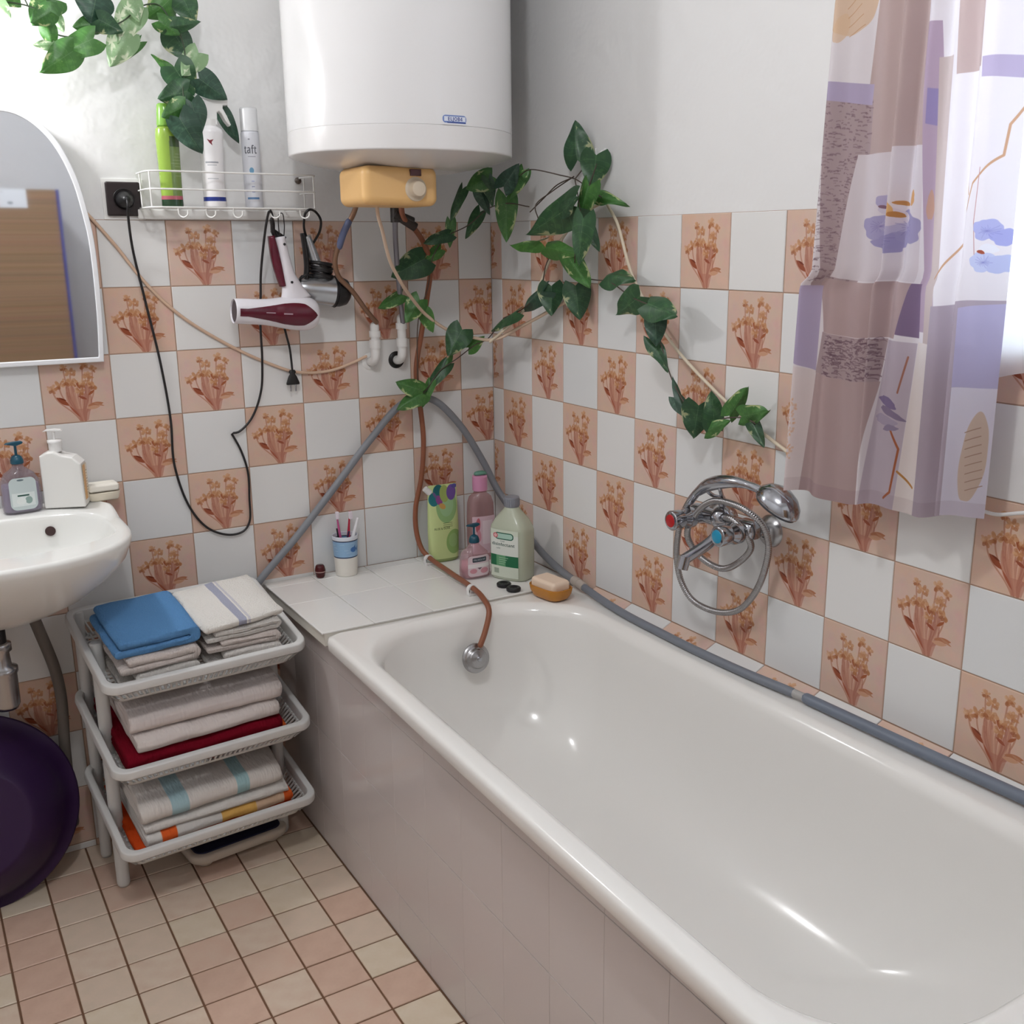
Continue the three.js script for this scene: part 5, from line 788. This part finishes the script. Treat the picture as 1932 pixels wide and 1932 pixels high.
{ // bathroom scale
  const t = thing('bathroom_scale', 'low bathroom scale with navy mat under the basket trolley', 'scale', [-0.868, 0, 0.128], 0.12);
  const w = M('#d6cbbd', 0.4);
  part('scale_body', loft([rr(-0.115, 0.115, -0.11, 0.11, 0.03, 0.012), rr(-0.122, 0.122, -0.117, 0.117, 0.034, 0.016), rr(-0.124, 0.124, -0.119, 0.119, 0.035, 0.03), rr(-0.12, 0.12, -0.115, 0.115, 0.033, 0.036), rr(-0.112, 0.112, -0.107, 0.107, 0.028, 0.0365)], true, true), w, t);
  part('mat', loft([rr(-0.11, 0.11, -0.105, 0.105, 0.026, 0.036), rr(-0.109, 0.109, -0.104, 0.104, 0.025, 0.039), rr(-0.106, 0.106, -0.101, 0.101, 0.023, 0.0395)], false, true), M('#141a3c', 0.7), t);
  for (const sx of [-1, 1]) for (const sz of [-1, 1]) part('foot', at(lathe([[0, 0], [0.016, 0], [0.018, 0.004], [0.018, 0.013]], 20), sx * 0.085, 0, sz * 0.085), w, t);
}

// ---------- artificial ivy garlands ----------
const RIGHT_LEAVES = [
  [-30,1628,479,-30,1714,463,64,0],
  [-30,1633,552,-30,1565,537,62,0],
  [-50,1551,547,-50,1526,676,29,1],
  [-120,1524,574,-120,1468,400,77,0],
  [-100,1563,609,-100,1486,569,41,1],
  [-130,1496,634,-130,1399,614,47,0],
  [-80,1491,566,-80,1434,618,29,0],
  [-90,1450,393,-90,1439,265,39,1],
  [-100,1437,432,-100,1425,544,40,1],
  [-90,1418,511,-90,1350,605,44,1],
  [-30,1349,474,-30,1274,490,61,0],
  [-60,1346,397,-60,1278,396,57,0],
  [-80,1333,386,-80,1280,270,42,0],
  [-100,1282,294,-100,1232,158,38,0],
  [-152,1229,110,-194,1166,110,62,0],
  [-129,1182,100,-81,1211,100,37,1],
  [-118,1605,220,-186,1576,220,54,1],
  [-133,1597,230,-119,1535,230,32,0],
  [-148,1570,210,-119,1514,210,30,0],
  [-126,1577,290,-83,1631,290,43,0],
  [-70,1615,290,-109,1553,290,35,1],
  [-96,1554,250,-98,1451,250,51,1],
  [-164,1577,150,-202,1501,150,27,0],
  [-109,1523,140,-150,1460,140,31,0],
  [-197,1471,140,-268,1450,140,35,0],
  [-188,1499,130,-193,1437,130,25,1],
  [-257,1410,120,-345,1370,120,68,0],
  [-212,1432,120,-257,1402,120,30,1],
  [-307,1321,80,-371,1289,80,33,1],
  [-266,1308,100,-306,1254,100,49,1],
  [-250,1275,90,-228,1223,90,36,1],
  [-261,1075,90,-328,1102,90,47,1],
  [-262,1069,90,-334,1039,90,44,1],
  [-181,1136,70,-242,1071,70,34,0],
  [-229,1092,70,-256,1030,70,25,1],
  [-187,1127,70,-160,1163,70,20,1],
  [-60,1375,619,-60,1377,709,47,0],
  [-60,1334,746,-60,1292,661,56,0],
  [-80,1323,800,-80,1302,895,53,0],
  [-70,1296,813,-70,1237,818,43,0],
  [-60,1246,791,-60,1189,846,32,0],
  [-50,1118,884,-50,1173,850,18,0],
  [-60,1127,947,-60,1059,934,59,0],
  [-50,1092,985,-50,1158,975,41,0],
  [-60,1078,972,-60,1108,1033,28,1],
  [-50,1117,1028,-50,1178,1076,33,1],
  [-50,1119,1061,-50,1138,1130,39,1],
  [-40,1114,1077,-40,1067,1117,25,0],
  [-50,1132,862,-50,1094,907,29,0],
  [-86,1603,310,-67,1618,310,19,1],
  [-130,1511,551,-130,1540,609,29,0]
];
const LEFT_LEAVES = [
  [-1065,1919,100,-1095,1871,100,54,1],
  [-1045,1925,90,-1070,1893,90,44,1],
  [-1062,1896,120,-1101,1873,120,38,1],
  [-1049,1895,80,-1036,1868,80,23,2],
  [-1068,1876,100,-1061,1829,100,31,1],
  [-1064,1838,100,-1098,1836,100,20,2],
  [-987,1854,120,-1059,1816,120,51,1],
  [-1030,1825,130,-1094,1781,130,53,1],
  [-970,1937,100,-985,1888,100,69,0],
  [-972,1893,110,-928,1873,110,41,0],
  [-973,1888,90,-1018,1878,90,36,1],
  [-896,1924,100,-937,1854,100,54,2],
  [-918,1872,100,-956,1809,100,56,2],
  [-892,1859,90,-952,1807,90,21,1],
  [-821,1949,100,-868,1907,100,62,1],
  [-796,1955,100,-774,1904,100,50,0],
  [-836,1890,120,-766,1905,120,31,0],
  [-816,1886,80,-780,1830,80,58,0],
  [-772,1847,100,-810,1799,100,47,2],
  [-824,1810,70,-864,1839,70,18,1],
  [-824,1816,90,-789,1761,90,68,0],
  [-775,1795,100,-718,1756,100,52,0],
  [-802,1768,100,-863,1749,100,52,0],
  [-800,1744,120,-788,1673,120,56,0],
  [-832,1709,130,-791,1638,130,59,0],
  [-720,1733,60,-688,1669,60,32,0],
  [-816,1734,120,-865,1710,120,41,1],
  [-1158,1906,100,-1134,1879,100,31,2],
  [-1133,1921,100,-1113,1904,100,31,1],
  [-903,1938,120,-895,1895,120,39,2],
  [-854,1899,120,-813,1876,120,34,1]
];
{
  const leafTex = [['#2d5434', '#43703f', '#b9b88c', [[0.02, 0.30, 24]]], ['#2b5035', '#446c44', '#b4b48a', [[0.97, 0.62, 20], [0.6, 0.2, 7]]], ['#2a4a3a', '#4a7058', '#9fae88', []], ['#3f7034', '#5c8f42', '#c3c894', [[0.03, 0.42, 22], [0.9, 0.7, 12]]], ['#467a36', '#66994a', '#cfd3a0', [[0.98, 0.35, 22]]], ['#87a87a', '#a2bd92', '#dbe2c6', [[0.05, 0.4, 26], [0.8, 0.6, 26], [0.5, 0.2, 18]]]].map(([a, b, c, blots], n) => canvasTex(128, 192, (g, w, h) => {
    g.fillStyle = a; g.fillRect(0, 0, w, h); let s = 31 + n; const R = () => { s = (s * 1664525 + 1013904223) >>> 0; return s / 4294967296; };
    for (let i = 0; i < 90; i++) { g.fillStyle = i % 2 ? b : a; g.globalAlpha = 0.3; g.beginPath(); g.ellipse(R() * w, R() * h, 4 + R() * 16, 3 + R() * 8, R() * 3, 0, 7); g.fill(); }
    const blot = (x, y, s0, al) => { g.globalAlpha = al; g.fillStyle = c; g.beginPath(); for (let i = 0; i <= 30; i++) { const t = i / 30 * 6.2832, r = s0 * (0.7 + 0.35 * Math.sin(3 * t + x) + 0.3 * Math.sin(7 * t + y)); g.lineTo(x + r * Math.cos(t), y + 1.5 * r * Math.sin(t)); } g.fill(); };
    for (const [x, y, r] of blots) { blot(w * x, h * y, r * 1.25, 0.35); blot(w * x, h * y, r, 0.8); }
    for (let i = 0; i < 6; i++) blot(w * (0.25 + 0.5 * R()), h * (0.2 + 0.6 * R()), 2.5, 0.35);
    g.globalAlpha = 0.45; g.strokeStyle = '#86a67c'; g.lineWidth = 2; g.beginPath(); g.moveTo(w / 2, 0); g.lineTo(w / 2, h); g.stroke(); g.lineWidth = 1;
    for (let i = 1; i < 7; i++) for (const d of [-1, 1]) { g.beginPath(); g.moveTo(w / 2, h * i / 7); g.quadraticCurveTo(w / 2 + d * w * 0.25, h * (i / 7 - 0.06), w / 2 + d * w * 0.48, h * (i / 7 - 0.16)); g.stroke(); }
  }));
  const leafMat = leafTex.map((m) => M('#ffffff', 0.42, { map: m, side: THREE.DoubleSide, transmission: 0.12, thickness: 0 })), kinds = [[0, 1, 2, 1, 0], [3, 4, 3], [5]];
  // unit leaf: base at the origin, tip at +y, heart shaped, folded along the midrib, a little curled
  function leafGeo(fold, curl, wave) {
    const NV = 14, NU = 10, pos = [], uv = [], idx = [];
    for (let j = 0; j <= NV; j++) for (let i = 0; i <= NU; i++) {
      const v = j / NV, u = i / NU * 2 - 1, wdt = Math.sin(Math.PI * Math.min(1, 0.06 + v * 0.94) ** 0.62) ** 0.75 * (1 - 0.25 * v) * 0.62, x = u * wdt, back = -0.13 * Math.abs(u) ** 0.8 * (1 - v) ** 3 * 1.6;
      const z = -fold * Math.abs(u) * wdt - curl * (v - 0.3) ** 2 + wave * Math.sin(v * 9 + u * 2) * Math.abs(u) * 0.1;
      pos.push(x, v + back, z); uv.push(u * 0.5 + 0.5, v);
    }
    for (let j = 0; j < NV; j++) for (let i = 0; i < NU; i++) { const a = j * (NU + 1) + i; idx.push(a, a + 1, a + NU + 1, a + 1, a + NU + 2, a + NU + 1); }
    const g = new THREE.BufferGeometry(); g.setAttribute('position', new THREE.Float32BufferAttribute(pos, 3)); g.setAttribute('uv', new THREE.Float32BufferAttribute(uv, 2)); g.setIndex(idx); g.computeVertexNormals(); return g;
  }
  const leafGeos = [leafGeo(0.25, 0.25, 0.4), leafGeo(0.4, 0.45, 0.6), leafGeo(0.12, 0.15, 0.8), leafGeo(0.3, -0.1, 0.5)];
  const facing = V(0.15, 0.25, 1).normalize(), stalk = M('#3b4a34', 0.5), twig = M('#4d4038', 0.55);
  const garland = (t, list, face) => list.forEach(([bx, by, bz, tx, ty, tz, w, v]) => {
    const B = V(bx, by, bz).multiplyScalar(0.001), T = V(tx, ty, tz).multiplyScalar(0.001), y = T.clone().sub(B), L = y.length(); y.normalize();
    const tw = V(rnd() - 0.5, rnd() - 0.5, rnd() - 0.5).multiplyScalar(0.7), n = face.clone().add(tw), x = new THREE.Vector3().crossVectors(y, n).normalize(), z = new THREE.Vector3().crossVectors(x, y).normalize();
    const m = part('leaf', leafGeos[Math.floor(rnd() * 4)], leafMat[kinds[v][Math.floor(rnd() * kinds[v].length)]], t);
    const W = w / 1000 / 1.02, sc = new THREE.Matrix4().makeBasis(x.multiplyScalar(W), y.multiplyScalar(L * 1.04), z.multiplyScalar((W + L) / 2));
    sc.setPosition(B.clone().sub(t.position)); sc.decompose(m.position, m.quaternion, m.scale);
    m.updateMatrix(); const lo = new THREE.Box3().setFromBufferAttribute(m.geometry.attributes.position).applyMatrix4(m.matrix), over = lo.max.x + t.position.x + 0.003, deep = 0.003 - lo.min.z - t.position.z;
    if (over > 0) m.position.x -= over; if (deep > 0) m.position.z += deep;
  });
  const stems = (t, name, lists, r, mat) => lists.forEach((l) => wpart(name, tube(l, r, 7, 6), mat, t));
  const right = thing('ivy_garland', 'artificial variegated ivy hanging in the corner beside the water heater', 'artificial plant', [-0.1, 1.5, 0.3]);
  garland(right, RIGHT_LEAVES, V(-0.55, 0.25, 0.8).normalize());
  stems(right, 'stem', [
    [[-0.266, 1.06, 0.06], [-0.248, 1.069, 0.070], [-0.200, 1.121, 0.070], [-0.155, 1.155, 0.090], [-0.118, 1.186, 0.110], [-0.1, 1.205, 0.150], [-0.09, 1.250, 0.20]],
    [[-0.266, 1.10, 0.07], [-0.266, 1.262, 0.090], [-0.241, 1.341, 0.100], [-0.238, 1.407, 0.120], [-0.207, 1.458, 0.130], [-0.149, 1.490, 0.150], [-0.119, 1.529, 0.200], [-0.096, 1.54, 0.25], [-0.08, 1.53, 0.33]],
    [[-0.086, 1.603, 0.30], [-0.11, 1.61, 0.38], [-0.120, 1.604, 0.448], [-0.090, 1.594, 0.478], [-0.060, 1.585, 0.498], [-0.050, 1.564, 0.536], [-0.050, 1.542, 0.588]],
    [[-0.070, 1.587, 0.498], [-0.080, 1.573, 0.452], [-0.090, 1.545, 0.410], [-0.110, 1.516, 0.384]],
    [[-0.065, 1.59, 0.50], [-0.085, 1.56, 0.44], [-0.105, 1.53, 0.40], [-0.11, 1.50, 0.42]],
    [[-0.070, 1.581, 0.513], [-0.100, 1.533, 0.573], [-0.120, 1.488, 0.609], [-0.100, 1.432, 0.559], [-0.070, 1.373, 0.525], [-0.060, 1.365, 0.574], [-0.060, 1.362, 0.635], [-0.060, 1.333, 0.714], [-0.070, 1.319, 0.792]],
    [[-0.070, 1.31, 0.79], [-0.060, 1.292, 0.798], [-0.050, 1.227, 0.815], [-0.050, 1.164, 0.852], [-0.050, 1.116, 0.906], [-0.050, 1.099, 0.980], [-0.050, 1.112, 1.026], [-0.045, 1.116, 1.073], [-0.040, 1.108, 1.090]],
    [[-0.090, 1.432, 0.456], [-0.080, 1.395, 0.405], [-0.070, 1.339, 0.365], [-0.080, 1.292, 0.306], [-0.100, 1.263, 0.235]],
    [[-0.060, 1.585, 0.498], [-0.04, 1.61, 0.50], [-0.032, 1.63, 0.49]], [[-0.05, 1.564, 0.536], [-0.04, 1.6, 0.545], [-0.032, 1.633, 0.552]]], 0.0014, twig);
  const left = thing('ivy_garland', 'artificial ivy draped over the wall above the mirror and bottle shelf', 'artificial plant', [-0.95, 1.85, 0.05]);
  garland(left, LEFT_LEAVES, V(-0.1, -0.1, 1).normalize());
  stems(left, 'stem', [
    [[-1.168, 1.910, 0.100], [-1.103, 1.907, 0.100], [-1.066, 1.892, 0.100], [-1.058, 1.864, 0.090], [-1.020, 1.856, 0.100], [-0.979, 1.868, 0.100], [-0.924, 1.895, 0.100], [-0.879, 1.930, 0.100], [-0.846, 1.934, 0.100], [-0.822, 1.900, 0.100]],
    [[-0.822, 1.900, 0.100], [-0.801, 1.867, 0.090], [-0.800, 1.814, 0.090], [-0.812, 1.769, 0.100], [-0.807, 1.720, 0.110], [-0.791, 1.683, 0.110]], [[-0.801, 1.867, 0.09], [-0.80, 1.92, 0.05], [-0.80, 1.99, 0.004]], [[-1.10, 1.906, 0.1], [-1.11, 1.96, 0.05], [-1.11, 2.0, 0.004]]], 0.0015, stalk);
}
single('wall_hook', merge([at(lathe([[0, 0.004], [0.005, 0.003], [0.006, 0]], 16), 0, 0, 0, 0, 0, Math.PI / 2), at(tube([[0, 0, 0], [-0.012, -0.002, 0], [-0.018, -0.012, 0], [-0.024, -0.010, 0], [-0.026, 0.002, 0]], 0.0022, 8))]), whitePlastic, 'small white hook on the right wall holding the ivy', 'hook', [0, 1.645, 0.53]);

scene.traverse((o) => { if (o.isMesh) { o.castShadow = o.receiveShadow = true; } });
renderer.render(scene, camera);
